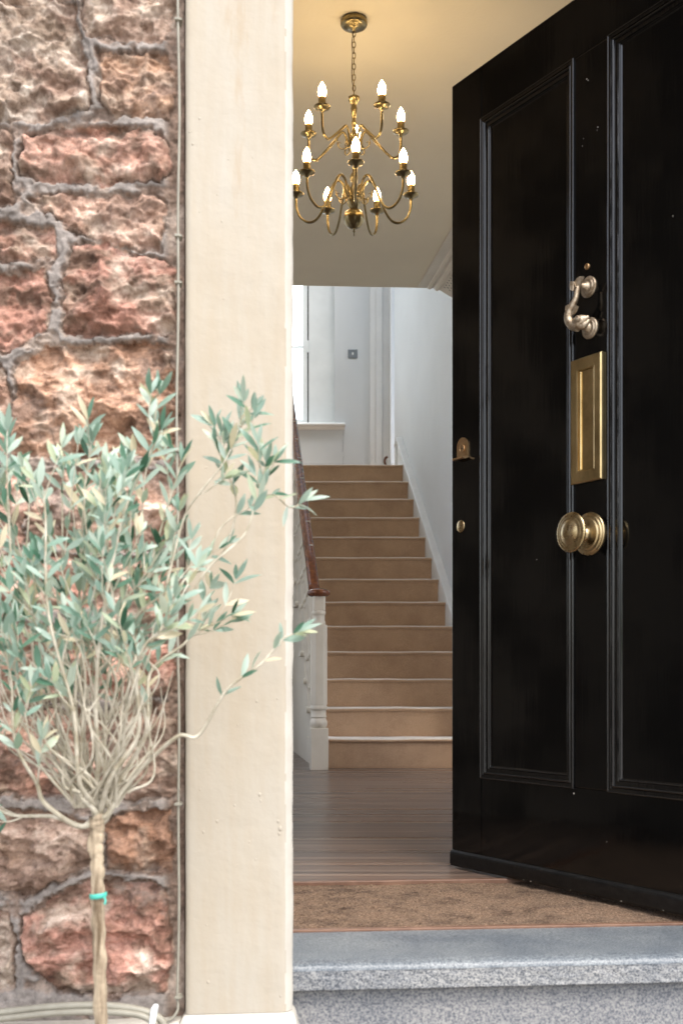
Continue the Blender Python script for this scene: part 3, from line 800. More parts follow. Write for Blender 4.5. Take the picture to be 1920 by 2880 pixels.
sw_.parent = wallT; sw_.matrix_parent_inverse = Matrix.Translation(-wallT.location)
mb = MB()                                  # body of the wall behind and beyond the modelled face
def FT(x, y, z): return (x, FY(x, WYb)+y, z)
mb.box(-4, Xb, .03, .2, GZ, 6.2, T=FT); mb.box(-4, Xa, .004, .03, GZ, 6.2, T=FT); mb.box(Xa, Xb, .004, .03, 2.35, 6.2, T=FT)
mb.box(-.31, 1.25, .1, .25, 2.6, 6.2, T=FT); mb.box(1.2, 4, .004, .2, GZ, 6.2, T=FT)
mb.box(-.26, -.15, .1, .25, GZ, 2.6, T=FT)
mb.build('wall_core', M['plain_stone'], wallT)
# plinth ledge under the wall
mb = MB()
lt = CZ - (2868-1920)*2.16/F
mb.prism([(.03, lt), (-.035, lt), (-.05, lt-.012), (-.05, GZ), (.03, GZ)], -4, Xb-.004, lambda p, q, r: FT(r, p, q))
pl_ = recalc(mb.build('wall_plinth', M['cream_light'], bevel=.004)); tag(pl_, 'cream painted ledge along the foot of the stone wall', 'ledge')

# pilaster beside the door
PY = 2.17
xl, xr = wall_xy(519, PY), (822-960)*PY/F
base_h = CZ - (2852-1920)*PY/F
pil = thing('door_pilaster', 'tall cream painted stone door surround between rubble wall and open door', 'pilaster', (xl, PY, GZ))
mb = MB(); N1 = 200
xs_ = [xl, xl+.001, xl+.004, xl+.012]+[xl+.012+(xr-.020-xl-.012)*k/30 for k in range(1, 31)]+[xr-.0135, xr-.011, xr-.005, xr-.001, xr]
dy_ = [.05, .006, .001, 0]+[0]*30+[.0015, .0045, .0105, .0165, .022]
hsv = [base_h+.004+(2.75-base_h)*k/N1 for k in range(N1+1)]
rs = np.random.RandomState(4)
vs = []
for j, hv in enumerate(hsv):
    e1 = float(fbm(np.array([hv*1.0+3]), np.array([1.5]), 14, 4, 201)[0]-.5); e2 = float(fbm(np.array([hv+3]), np.array([2.5]), 40, 3, 211)[0]-.5)
    for k, (x, d) in enumerate(zip(xs_, dy_)):
        edge_ = 1 if k > 30 else (.5 if k < 3 else 0)
        b = float(fbm(np.array([x+7.]), np.array([hv+2.]), 10, 3, 221)[0]-.5) if 0 < k < 34 else 0
        vs.append((x + (edge_*(e1*.003+e2*.002) if k > 30 else edge_*e1*.003), FY(x, PY)+d+b*.0022 + (e2*.0015 if k > 30 else 0), hv))
n = len(xs_)
mb.add(vs, [(j*n+k, j*n+k+1, (j+1)*n+k+1, (j+1)*n+k) for j in range(N1) for k in range(n-1)], True)
mb.box(xl+.002, xr-.0005, .024, .16, base_h, 2.75, T=lambda x, y, z: (x-TL*(y-.024)-.0005, FY(x, PY)+y, z))
rq = random.Random(31)
blobs = [(730, 2235, 5), (733, 2252, 3.5), (782, 2310, 4), (788, 2330, 6), (785, 2345, 4), (585, 2762, 5), (572, 2340, 4), (660, 2265, 3.5), (610, 2310, 4), (700, 1190, 3), (648, 1690, 3), (600, 1930, 3)]
blobs += [(rq.uniform(530, 795), rq.uniform(60, 2820), rq.uniform(1.5, 3.2)) for _ in range(46)]
for bx_p, by_p, br_p in blobs:
    k = (bx_p-960)/F; X0 = k*(PY+TF*.09)/(1-TF*k); Y0 = FY(X0, PY); Z_ = CZ+(1920-by_p)*Y0/F; rr_ = br_p*Y0/F
    prf = [(rr_*math.cos(a_), rr_*.45*math.sin(a_)) for a_ in (0, .35, .7, 1.05, 1.4)]
    mb.lathe(prf, T=lambda x, y, z, X0=X0, Y0=Y0, Z_=Z_: (X0+x, Y0-z+.0004, Z_+y*1.3), n=9)
mb.build('shaft', [M['cream'], M['cream_light']], pil)
# arris faces get the paler colour: light on the edge painted in
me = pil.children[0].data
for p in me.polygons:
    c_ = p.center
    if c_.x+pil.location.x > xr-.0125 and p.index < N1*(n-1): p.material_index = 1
mb = MB()
bl = [(xl-.016, -.03), (xr+.004, -.03), (xr+.028, .03), (xr+.028, .09), (xl-.016, .09)]
mb2 = MB()
def ring(o_, z): return [(xl-.0-o_, FY(xl, PY)-o_, z), (xr+o_, FY(xr, PY)-o_, z), (xr+o_-.004, FY(xr, PY)+.092, z), (xl-o_, FY(xl, PY)+.05, z)]
lv = [(.000, base_h+.003), (.0045, base_h-.002), (.0075, base_h-.010), (.012, base_h-.03), (.020, base_h-.06), (.026, base_h-.12), (.028, base_h-.14), (.028, GZ)]
vs = []
for o_, z in lv: vs += ring(o_, z)
mb2.add(vs, [(4*k+j, 4*k+4+j, 4*k+4+(j+1) % 4, 4*k+(j+1) % 4) for k in range(len(lv)-1) for j in range(4)]); mb2.add(vs[:4], [(0, 1, 2, 3)])
recalc(mb2.build('plinth', M['cream_light'], pil, bevel=.003))
mb = MB()                                  # right pilaster and lintel, out of the picture but part of the place
RT = lambda x, y, z: (x, FY(x, PY)+y, z)
o = thing('door_pilaster', 'cream stone door surround to the right of the open black door', 'pilaster', (1.0, 2.26, GZ))
mb.box(.98, 1.2, 0, .12, GZ, 2.75, T=RT); mb.build('shaft', M['cream'], o, bevel=.01)
o = thing('door_lintel', 'cream stone lintel spanning the doorway above the picture', 'lintel', (.4, 2.2, 2.6))
mb = MB(); mb.box(xl, 1.2, .0, .2, 2.752, 3.0, T=RT); mb.build('lintel_block', M['cream'], o, bevel=.01)

# cables
vx = wall_xy(503, 2.18); vy = FY(vx, 2.17)
cb_ = thing('vertical_cable', 'thin off white cable clipped vertically beside the cream pilaster', 'cable', (vx, vy, 0))
mb = MB(); pts = []
chb = CZ-(2812-1920)*vy/F
for k in range(60):
    h_ = 2.4-(2.4-chb)*k/59
    pts.append((vx+.0016*math.sin(h_*5.1)+.0010*math.sin(h_*17), vy+.001*math.sin(h_*9), h_))
hx = (470-960)*2.13/F
pts += smooth_path([(vx, vy, chb-.006), (vx-.001, vy-.002, chb-.02), (vx-.012, vy-.006, chb-.034), (vx-.03, vy-.01, chb-.038), (hx-.005, vy-.012, chb-.036), (hx-.03, vy-.012, chb-.030)], 5)
mb.tube(pts, .0025, 8); mb.build('cable_run', M['cable'], cb_)
for py in (56, 664, 795, 1268, 2262, 2805):
    h_ = CZ+(1920-py)*vy/F
    mb = MB(); mb.box(vx-.0058, vx+.0048, vy-.0045, vy+.02, h_-.0028, h_+.0028); mb.box(vx-.0058, vx+.003, vy-.0062, vy-.0045, h_-.0022, h_+.0022)
    mb.tube([(vx+.006, vy+.01, h_), (vx+.006, vy-.004, h_)], .0018, 6)
    mb.build('cable_clip', M['cable'], cb_, bevel=.0008)
hc = thing('horizontal_cable', 'pair of thick off white cables lying along the plinth ledge', 'cable', (-.5, 2.10, lt))
q = lambda px, py, y=2.105: ((px-960)*y/F, y, CZ+(1920-py)*y/F)
for k, rad in ((0, .0072), (1, .006)):
    mb = MB()
    a = smooth_path([q(-500, 2868), q(-100, 2858), q(0, 2848), q(150, 2832), q(280, 2828), q(380, 2838), q(435, 2856), q(462, 2884), q(480, 2960)], 6) if k == 0 else \
        smooth_path([q(-500, 2884, 2.095), q(-100, 2874, 2.095), q(0, 2866, 2.095), q(150, 2850, 2.095), q(280, 2846, 2.095), q(380, 2853, 2.095), q(425, 2870, 2.095), q(445, 2900, 2.095), q(460, 2960, 2.095)], 6)
    mb.tube(a, rad, 10); mb.build('cable_run', M['cable'], hc)
mb = MB(); c0 = Vector(q(433, 2858, 2.1))
mb.box(-.0055, .0055, -.016, .012, -.020, .020, T=lambda x, y, z: (c0.x+x+z*.12, c0.y+y, c0.z+z)); mb.build('cable_clip', M['gloss_white'], hc, bevel=.004)

# ------------------------------------------------------------------ doorstep, mat
STT = -.006
ds_ = thing('granite_doorstep', 'speckled grey granite doorstep under the open door', 'doorstep', (.5, 2.3, GZ))
def ST(x, y, z): return (x, 2.215+TF*x*.98+y, z)
xa, xb = -.22, 1.3
mb = MB(); nX = 120; rs = np.random.RandomState(9)
prof = [(.262, 0), (.2, 0), (.06, -.0012), (.03, -.0022), (.014, -.0045), (.006, -.008), (.001, -.013), (0, -.018)]
vs = []
for k in range(nX+1):
    x = xa+(xb-xa)*k/nX; e = (vnoise(np.array([x*40+9]), np.array([3.3]), 5)[0]-.5)
    for p, q_ in prof:
        vs.append(ST(x, p+(e*.0022 if p < .02 else 0), STT+q_+(e*.001 if p < .02 else 0)))
n = len(prof)
mb.add(vs, [(k*n+j, k*n+j+1, (k+1)*n+j+1, (k+1)*n+j) for k in range(nX) for j in range(n-1)], True)
top = recalc(mb.build('step_top', M['granite_top'], ds_))
mb = MB(); vs = []
nZ = 14
for k in range(nX*2+1):
    x = xa+(xb-xa)*k/(nX*2)
    for j in range(nZ+1):
        q_ = -.018-.037*j/nZ
        e = (vnoise(np.array([x*150+9]), np.array([q_*150+50]), 6)[0]-.5)
        vs.append(ST(x, .0005+e*.003*(1 if 0 < j else .2), STT+q_ + (.0018*(vnoise(np.array([x*30+9]), np.array([.5]), 7)[0]-.5) if j == nZ else 0)))
for k in range(nX*2+1):
    x = xa+(xb-xa)*k/(nX*2); vs.append(ST(x, .08, STT-.055))
n = nZ+1; b_ = (nX*2+1)*n
mb.add(vs, [(k*n+j, (k+1)*n+j, (k+1)*n+j+1, k*n+j+1) for k in range(nX*2) for j in range(nZ)]+[(k*n+nZ, (k+1)*n+nZ, b_+k+1, b_+k) for k in range(nX*2)], True)
recalc(mb.build('nosing', M['granite_rough'], ds_))
mb = MB(); mb.box(xa, xb, .022, .26, GZ, STT-.058, T=ST); mb.build('riser', M['granite_riser'], ds_, bevel=.004)
mb = MB(); mb.box(xa+.1, xb, -.33, .02, GZ, GZ+.2, T=ST); mb.build('lower_tread', M['granite_riser'], ds_, bevel=.008)
# mat
mt = thing('door_mat', 'worn brown coir mat set in the floor between doorstep and floorboards', 'mat', (.5, 2.75, -.02))
mb = MB(); nx1, ny1 = 260, 100
x0m, x1m = -.5, 1.15
GX, GY = np.meshgrid(np.linspace(x0m, x1m, nx1), np.linspace(0, 1, ny1))
hm_ = (fbm(GX+3, GY+3, 90, 3, 301)-.5)*.008 + (fbm(GX+3, GY+3, 8, 3, 311)-.5)*.006 - .007
ya = 2.492 + TF*GX; yb = 3.058 + TF*GX
VV = np.stack([GX, ya+(yb-ya)*GY, hm_], -1).reshape(-1, 3)
ix = np.arange(nx1*ny1).reshape(ny1, nx1)
mb.add([tuple(v) for v in VV], [tuple(int(t) for t in f) for f in np.stack([ix[:-1, :-1], ix[:-1, 1:], ix[1:, 1:], ix[1:, :-1]], -1).reshape(-1, 4)], True)
mb.build('coir', M['mat'], mt)
mb = MB(); mb.box(x0m, x1m, 2.478, 2.494, -.03, -.001, T=lambda x, y, z: (x, y+TF*x, z)); mb.build('front_trim', M['strip'], mt, bevel=.002)
mb = MB(); mb.box(x0m, x1m, 3.050, 3.068, -.03, .0035, T=lambda x, y, z: (x, y+TF*x, z)); mb.build('back_trim', M['strip'], mt, bevel=.002)
# bristles
mb = MB(); rb = random.Random(5)
for k in range(5200):
    x = rb.uniform(-.2, 1.0); y = rb.uniform(2.497, 3.045)+TF*x; a = rb.uniform(0, 2*PI); l = rb.uniform(.004, .010); t = rb.uniform(.3, 1.1)
    dx, dy, dz = math.cos(a)*math.sin(t)*l, math.sin(a)*math.sin(t)*l, math.cos(t)*l
    z = -.010; wv = .0006
    mb.add([(x-wv, y, z), (x+wv, y, z), (x+dx, y+dy, z+dz)], [(0, 1, 2)])
mb.build('bristles', M['mat'], mt)['kind'] = 'stuff'

# ------------------------------------------------------------------ the door
DO = Vector((.3106, 3.3066, 0)); DD = Vector((.5238, -.8518)); DW = 1.11; DH = 2.20
hinge = (DO.x+DD.x*DW, DO.y+DD.y*DW, .008)
door = thing('front_door', 'glossy black panelled front door standing open with brass fittings', 'door', hinge, math.atan2(DD.y, DD.x))
DB = .008
def D(u, wv, v): return (u-DW, -wv, v-DB)         # u from the free edge, w out of the face, v above the floor
def uof(px):
    k = (px-960)/F; return (k*DO.y-DO.x)/(DD.x-k*DD.y)
def vof(u, py): return CZ+(1920-py)*(DO.y+DD.y*u)/F
def dmb(): return local(MB())
p1 = (uof(1353), uof(1612)); p2 = (uof(1711), DW-uof(1353)); pb, pt = .262, 2.052
m0 = .003
mb = dmb()
def plank(u0, u1, v0, v1, w0=-.045, w1=0): mb.box(u0, u1, w0, w1, v0, v1, T=lambda u, wv, v: D(u, wv, v))
plank(0, p1[0], .008, DH); plank(p2[1], DW, .008, DH)
plank(p1[0], p2[1], .008, pb); plank(p1[0], p2[1], pt, DH); plank(p1[1], p2[0], pb, pt)
recalc(mb.build('door_frame', M['door'], door, bevel=.0025))
for (a, b) in (p1, p2):
    mb = dmb(); mb.box(a+.030, b-.030, -.03, -.0102, pb+.030, pt-.030, T=D)
    mb.box(a, b, -.044, -.03, pb, pt, T=D)
    recalc(mb.build('door_panel', M['door'], door))
    mb = dmb()
    def bead(c_, hb_, rb_): return [(c_+rb_*math.cos(PI-PI*k/6), hb_+rb_*math.sin(PI*k/6)) for k in range(7)]
    pf = [(-.003, 0)] + bead(-.0005, .0030, .0027) + [(.0027, .0036), (.0120, .0034), (.0126, .0022), (.0128, -.0010)] + \
        bead(.0180, -.0012, .0042) + [(.0228, -.0030), (.0360, -.0034), (.0368, -.0050)] + bead(.0395, -.0075, .0020) + [(.0420, -.0095), (.0475, -.0122)]
    vs = []
    for q_, wv in [(q0*.72, w0*.85) for q0, w0 in pf]: vs += [D(a+q_, wv, pb+q_), D(b-q_, wv, pb+q_), D(b-q_, wv, pt-q_), D(a+q_, wv, pt-q_)]
    mb.add(vs, [(4*k+j, 4*k+(j+1) % 4, 4*k+4+(j+1) % 4, 4*k+4+j) for k in range(len(pf)-1) for j in range(4)])
    o = mb.build('panel_moulding', M['moulding'], door); recalc(o)
# weather board along the foot
mb = dmb()
pr = [(0.0005, .052), (.006, .050), (.009, .045), (.010, .040), (.010, .014), (.007, .007), (0.0005, .006)]
mb.prism(pr, .004, DW-.01, lambda p, q_, r: D(r, p, q_)); recalc(mb.build('weather_board', M['door_worn'], door, bevel=.0015))
mb = dmb(); rc = random.Random(8)
for (u, v) in [(uof(1480), .007), (uof(1500), .0065), (uof(1612), .0062), (uof(1755), .0065), (uof(1873), .0062)]:
    s_ = rc.uniform(.0012, .0022)
    mb.add([D(u-s_*1.4, .0105, v+.004), D(u+s_*1.2, .0105, v+.004), D(u+s_*.5, .0105, v+.004+s_*.7), D(u-s_*.4, .0105, v+.004+s_)], [(0, 1, 2, 3)])
for (px, py, s_) in [(1613, 2232, .0028), (1649, 222, .0016), (1653, 226, .0013), (1680, 358, .0014), (1678, 366, .001), (1640, 390, .0007), (1637, 411, .001), (1882, 605, .0012), (1705, 2367, .001), (1290, 1290, .001), (1500, 1573, .0012)]:
    u = uof(px); v = vof(u, py)
    fld = -.0098 if (p1[0]+.047 < u < p1[1]-.047 or u > p2[0]+.047) and pb < v < pt else .0004
    mb.add([D(u+s_*math.cos(2*PI*k/7)*rc.uniform(.6, 1.2), fld, v+s_*1.2*math.sin(2*PI*k/7)*rc.uniform(.6, 1.2)) for k in range(7)], [tuple(range(7))])
mb.build('paint_chips', M['chip'], door)
# ---- fittings (parts of the door)
def lathe_on_door(mb, u, v, prof, n=40, fl=None):      # prof [(r, w)]
    mb.lathe(prof, T=lambda x, y, z: D(u+x, z, v+y), n=n, flute=fl)
# knob
ku = uof(1658); kv = vof(ku, 1502)
mb = dmb(); lathe_on_door(mb, ku, kv, [(.052, .0), (.0525, .003), (.050, .006), (.0475, .0055), (.046, .0085), (.043, .0105), (.040, .0095), (.0385, .0125), (.035, .014), (.025, .016), (.016, .019), (.0125, .024), (.0125, .030)])
kb = recalc(mb.build('door_knob', M['brass'], door))
mb = dmb(); lathe_on_door(mb, ku, kv, [(.0125, .030), (.0115, .040), (.014, .046), (.024, .050), (.037, .053), (.044, .056)])
lathe_on_door(mb, ku, kv, [(.044, .056), (.0475, .058), (.0485, .061), (.047, .064), (.043, .065)], n=120, fl=lambda a, z: .014*math.sin(a*34+z*900))
lathe_on_door(mb, ku, kv, [(.043, .064), (.0415, .0655), (.040, .0645), (.037, .066), (.034, .0675), (.0325, .0665), (.0285, .069), (.022, .0735), (.014, .0765), (.006, .078), (.001, .0782)])
o = recalc(mb.build('knob_head', M['brass'], kb))
# letter plate (upright)
lu0, lu1 = uof(1610), uof(1697); lv0, lv1 = vof(lu0, 1365), vof(lu0, 1018)
lu0 = max(lu0, p1[1]-.002)
mb = dmb(); iw = .026; ih = .030; iu0, iu1, iv0, iv1 = lu0+iw, lu1-iw, lv0+ih, lv1-ih
def fr(z, o_): return [D(lu0+o_, z, lv0+o_), D(lu1-o_, z, lv0+o_), D(lu1-o_, z, lv1-o_), D(lu0+o_, z, lv1-o_)]
def fi(z, o_): return [D(iu0+o_, z, iv0+o_), D(iu1-o_, z, iv0+o_), D(iu1-o_, z, iv1-o_), D(iu0+o_, z, iv1-o_)]
rings = [fr(.0005, 0), fr(.007, 0), fr(.010, .003), fi(.010, -.004), fi(.0085, 0), fi(.003, .001)]
vs = [p for r_ in rings for p in r_]
mb.add(vs, [(4*k+j, 4*k+(j+1) % 4, 4*k+4+(j+1) % 4, 4*k+4+j) for k in range(len(rings)-1) for j in range(4)])
lp = recalc(mb.build('letter_plate', M['brass2'], door))
mb = dmb(); mb.box(iu0+.0016, iu1-.0016, .001, .0042, iv0+.0016, iv1-.0016, T=D)
mb.tube([D(iu0+.006, .005, iv0+.003), D(iu0+.006, .005, iv1-.003)], .003, 8)
recalc(mb.build('letter_flap', M['brass2'], lp))
# knocker
kn_u = uof(1652)
def onp(px, py, wv):     # photo point at height w above the door face -> door coords
    k = (px-960)/F
    # origin shifted by w along the outward normal (-.8518,-.5238)
    ox, oy = DO.x-.8518*wv, DO.y-.5238*wv
    u = (k*oy-ox)/(DD.x-k*DD.y); y = oy+DD.y*u
    return (u, wv, CZ+(1920-py)*y/F)
v1 = vof(uof(1655), 808); v2 = vof(uof(1658), 924)
mb = dmb()
for uu, vv in ((uof(1655), v1), (uof(1659), v2)):
    lathe_on_door(mb, uu, vv, [(.0255, 0), (.026, .003), (.0235, .0055), (.0215, .0048), (.0195, .008), (.0165, .0095), (.0150, .0085), (.012, .012), (.007, .016), (.0065, .026), (.004, .028)], n=32)
kk = recalc(mb.build('door_knocker', M['knocker'], door))
mb = dmb()
body = [onp(1624, 806, .036), onp(1621, 820, .038), onp(1618, 838, .040), onp(1610, 856, .042), onp(1601, 872, .043), onp(1597, 890, .043), onp(1600, 905, .042), onp(1610, 916, .040), onp(1624, 918, .037)]
bp = smooth_path([D(*p) for p in body], 6); nb = len(bp)
rads = [np.interp(k/(nb-1), [0, .2, .45, .6, .8, 1], [.0058, .0062, .0085, .0105, .0115, .0125]) for k in range(nb)]
mb.tube(bp, [float(r_) for r_ in rads], 16)
head = smooth_path([D(*p) for p in (onp(1612, 915, .039), onp(1622, 908, .036), onp(1634, 902, .032), onp(1646, 896, .027), onp(1655, 890, .024))], 5); nb = len(head)
mb.tube(head, [float(np.interp(k/(nb-1), [0, .3, .6, 1], [.011, .0155, .013, .0035])) for k in range(nb)], 16)
jaw = smooth_path([D(*p) for p in (onp(1622, 914, .036), onp(1636, 916, .030), onp(1648, 908, .026), onp(1655, 898, .023))], 5); nb = len(jaw)
mb.tube(jaw, [float(np.interp(k/(nb-1), [0, .5, 1], [.010, .0095, .003])) for k in range(nb)], 12)
c0 = Vector(D(*onp(1621, 897, .050)))
mb.lathe([(.0075, -.004), (.0085, 0), (.0062, .0025), (.0050, .0012), (.0038, .003), (.0012, .0035)], T=lambda x, y, z: (c0.x+x, c0.y-z, c0.z+y), n=16)
def fin(pts, th=.004):
    P = [D(*p) for p in pts]; n = len(P)
    vs = [(x, y-th/2, z) for x, y, z in P]+[(x, y+th/2, z) for x, y, z in P]
    mb.add(vs, [tuple(range(n)), tuple(range(n, 2*n))[::-1]]+[(i, (i+1) % n, n+(i+1) % n, n+i) for i in range(n)])
fin([onp(1616, 806, .038), onp(1614, 796, .04), onp(1622, 783, .04), onp(1632, 777, .038), onp(1641, 778, .036), onp(1636, 792, .036), onp(1630, 806, .036)])
fin([onp(1620, 808, .042), onp(1612, 792, .044), onp(1604, 791, .046), onp(1602, 802, .046), onp(1604, 816, .046), onp(1610, 819, .044), onp(1614, 812, .042)])
fin([onp(1612, 856, .042), onp(1624, 862, .04), onp(1618, 876, .04), onp(1609, 888, .041), onp(1604, 874, .043)], .006)
fin([onp(1602, 856, .046), onp(1592, 860, .048), onp(1590, 872, .048), onp(1596, 878, .045)], .006)
kf = recalc(mb.build('dolphin_handle', M['knocker'], kk))
kf['label'] = 'curved scaly fish shaped striking handle with forked tail'
# viewer, latch, key plate
mb = dmb(); u = uof(1651); lathe_on_door(mb, u, vof(u, 750), [(.0075, 0), (.0078, .0025), (.006, .0045), (.0055, .0035), (.001, .0035)], n=20); recalc(mb.build('door_viewer', M['copper'], door))
mb = dmb(); u = uof(1295.5); v = vof(u, 1480)
lathe_on_door(mb, u, v, [(.017, .0005), (.0172, .002), (.0155, .0032), (.001, .0035)], n=28); recalc(mb.build('lock_cover', M['brass'], door))
mb = dmb(); u0, u1 = uof(1287), uof(1317); uc = (u0+u1)/2; vb, vt = vof(uc, 1285), vof(uc, 1231); rr_ = (u1-u0)/2
pl = [(u0, vb), (u1, vb)]+[(uc+rr_*math.cos(a), vt-rr_+rr_*math.sin(a)) for a in [PI*k/12 for k in range(13)]]
mb.prism(pl, .0005, .004, lambda p, q_, r: D(p, r, q_))
c_v = vt-rr_*1.25
lathe_on_door(mb, uc, c_v, [(.0115, .004), (.0115, .0052), (.0095, .0056), (.009, .0048), (.005, .005), (.0005, .0048)], n=24)
lt_ = recalc(mb.build('latch_pull', M['copper'], door, bevel=.0008))
mb = dmb(); P = [(.0, vb+.004), (.004, vb+.0005), (.010, vb-.003), (.016, vb-.0035), (.020, vb-.0035), (.021, vb-.006), (.018, vb-.009), (.010, vb-.009), (.004, vb-.006), (.0005, vb-.004)]
mb.prism(P, u0, u1, lambda p, q_, r: D(r, p, q_), smooth=False); recalc(mb.build('finger_grip', M['copper'], lt_, bevel=.0012))
mb = dmb(); lathe_on_door(mb, uc, c_v, [(.002, .0055), (.0005, .0056)], n=8); mb.build('keyhole', M['dark'], lt_)
# hinge leaves on the far stile
for v in (.25, 1.1, 1.95):
    mb = dmb(); mb.lathe([(.007, 0), (.007, .1)], T=lambda x, y, z, v=v: D(DW+.004+x, .006+y, v+z), n=12); mb.build('hinge', M['brass'], door)

# ------------------------------------------------------------------ chandelier
cx_, cy_ = (995-960)*4.78/F, 4.78
ch = thing('chandelier', 'twelve light aged brass chandelier hanging by a chain in the hall', 'chandelier', (cx_, cy_, 2.40))
def CT(x, y, z): return (x, y, z-2.40)
def cmb(): return local(MB())
mb = cmb(); mb.lathe([(.001, CEIL-.002), (.050, CEIL-.002), (.0545, CEIL-.004), (.0545, CEIL-.022), (.050, CEIL-.029), (.036, CEIL-.034), (.014, CEIL-.037), (.010, CEIL-.044), (.004, CEIL-.048)], T=CT, n=48)
recalc(mb.build('ceiling_rose', M['abrass'], ch))
mb = cmb(); z = CEIL-.046; k = 0
while z > 2.925:
    L_ = .026; wv = .0062
    pts = []
    for j in range(17):
        a = 2*PI*j/16; pts.append((math.sin(a)*wv, 0, z-L_/2 + math.cos(a)*L_/2))
    if k % 2: pts = [(0, p[0], p[2]) for p in pts]
    mb.tube([CT(*p) for p in pts], .0019, 6); z -= .0222; k += 1
mb.build('chain', M['abrass'], ch)
mb = cmb(); mb.tube([CT(*p) for p in smooth_path([(0, 0, CEIL-.05), (-.008, .004, CEIL-.09), (-.006, -.003, 3.08), (-.009, .002, 3.0), (-.004, 0, 2.95), (0, 0, 2.915)], 6)], .0017, 6)
M['flex'] = var('brown_flex', (.06, .035, .015), (.09, .05, .02), 10, .5)
mb.build('flex', M['flex'], ch)
hc_ = lambda py: CZ+(1920-py)*4.78/F
tw = lambda a, z: .10*math.sin(6*a+z*110)
mb = cmb()
pf = [(.003, hc_(266)), (.012, hc_(269)), (.023, hc_(275)), (.0225, hc_(280)), (.016, hc_(288)), (.011, hc_(293)), (.0095, hc_(298)), (.0125, hc_(305)), (.0115, hc_(318)), (.0075, hc_(330)), (.007, hc_(338)), (.0095, hc_(344)), (.0105, hc_(350)), (.0085, hc_(356)), (.0065, hc_(360)),
      (.009, hc_(368)), (.014, hc_(380)), (.016, hc_(388)), (.012, hc_(392))]
mb.lathe([(r_, z) for r_, z in pf[::-1]], T=CT, n=72, flute=tw)
mb.lathe([(r_, z) for r_, z in [(.012, hc_(392)), (.024, hc_(395)), (.025, hc_(410)), (.021, hc_(416)), (.012, hc_(420)), (.006, hc_(426)), (.006, hc_(455)), (.012, hc_(462)), (.010, hc_(470)), (.006, hc_(474)), (.006, hc_(484)), (.013, hc_(492))][::-1]], T=CT, n=48)
pf = [(.013, hc_(492)), (.0155, hc_(500)), (.0135, hc_(508)), (.008, hc_(514)), (.011, hc_(524)), (.016, hc_(536)), (.017, hc_(541))]
mb.lathe(pf[::-1], T=CT, n=72, flute=tw)
mb.lathe([(.017, hc_(541)), (.030, hc_(543)), (.031, hc_(560)), (.029, hc_(564)), (.030, hc_(567)), (.026, hc_(572))][::-1], T=CT, n=48)
mb.lathe([(.026, hc_(572)), (.024, hc_(580)), (.018, hc_(588)), (.0175, hc_(591))][::-1], T=CT, n=72, flute=tw)
recalc(mb.build('stem', M['abrass'], ch))
mb = cmb(); bc = hc_(615); br = .042
mb.lathe([(.001 if j == 0 else br*math.sin(PI*j/24), bc-br*math.cos(PI*j/24)) for j in range(23)], T=CT, n=96, flute=lambda a, z: .018*math.sin(10*a+z*38))
recalc(mb.build('ball', M['abrass'], ch))
mb = cmb(); mb.lathe([(.002, hc_(664)), (.003, hc_(661)), (.0022, hc_(657)), (.003, hc_(654)), (.0065, hc_(652)), (.0035, hc_(649)), (.004, hc_(645)), (.012, hc_(641)), (.012, hc_(639))], T=CT, n=24)
recalc(mb.build('finial', M['abrass'], ch))
def make_arm(path, cup_r, cup_z):
    mb = local(MB()); mb.tube(smooth_path([(r_, 0, z-2.40) for r_, z in path], 7), .0052, 10)
    arm = mb.build('arm', M['abrass'], ch)
    c0 = (cup_r, cup_z-2.40)
    L = lambda x, y, z: (c0[0]+x, y, c0[1]+z)
    mb = local(MB()); mb.lathe([(.004, -.010), (.008, -.008), (.011, -.002), (.018, .002), (.030, .006), (.033, .011), (.0325, .0135), (.029, .0125), (.020, .010), (.014, .012)], T=L, n=40)
    recalc(mb.build('drip_cup', M['abrass'], arm))
    mb = local(MB()); mb.lathe([(.0145, .010), (.0150, .012), (.0150, .047), (.0135, .048), (.004, .048)], T=L, n=28)
    recalc(mb.build('candle_sleeve', M['abrass'], arm))
    mb = local(MB()); bpf = [(.010, .048), (.0125, .052), (.0155, .060), (.0164, .068), (.0156, .079), (.0126, .090), (.0080, .100), (.0034, .108), (.0008, .112)]
    mb.lathe(bpf, T=L, n=28); recalc(mb.build('bulb', M['bulb'], arm))
    return arm
def dup_arm(a, rz):
    c_ = a.copy(); C.objects.link(c_); c_.parent = ch; c_.rotation_euler = (0, 0, rz)
    for k in a.children: d = k.copy(); C.objects.link(d); d.parent = c_
    return c_
low = make_arm([(.028, 2.492), (.036, 2.52), (.045, 2.553), (.062, 2.570), (.082, 2.560), (.105, 2.515), (.130, 2.455), (.158, 2.418), (.190, 2.410), (.222, 2.430), (.240, 2.468), (.243, 2.510)], .243, 2.520)
a0 = math.atan2(-1, .02)
low.rotation_euler = (0, 0, a0)
for k in range(1, 7): dup_arm(low, a0+2*PI*k/7)
upa = make_arm([(.024, 2.702), (.030, 2.735), (.042, 2.765), (.056, 2.768), (.080, 2.745), (.115, 2.713), (.145, 2.687), (.165, 2.676), (.186, 2.684), (.198, 2.710), (.200, 2.765)], .200, 2.778)
a1 = math.atan2(1, .06)
upa.rotation_euler = (0, 0, a1)
for k in range(1, 5): dup_arm(upa, a1+2*PI*k/5)
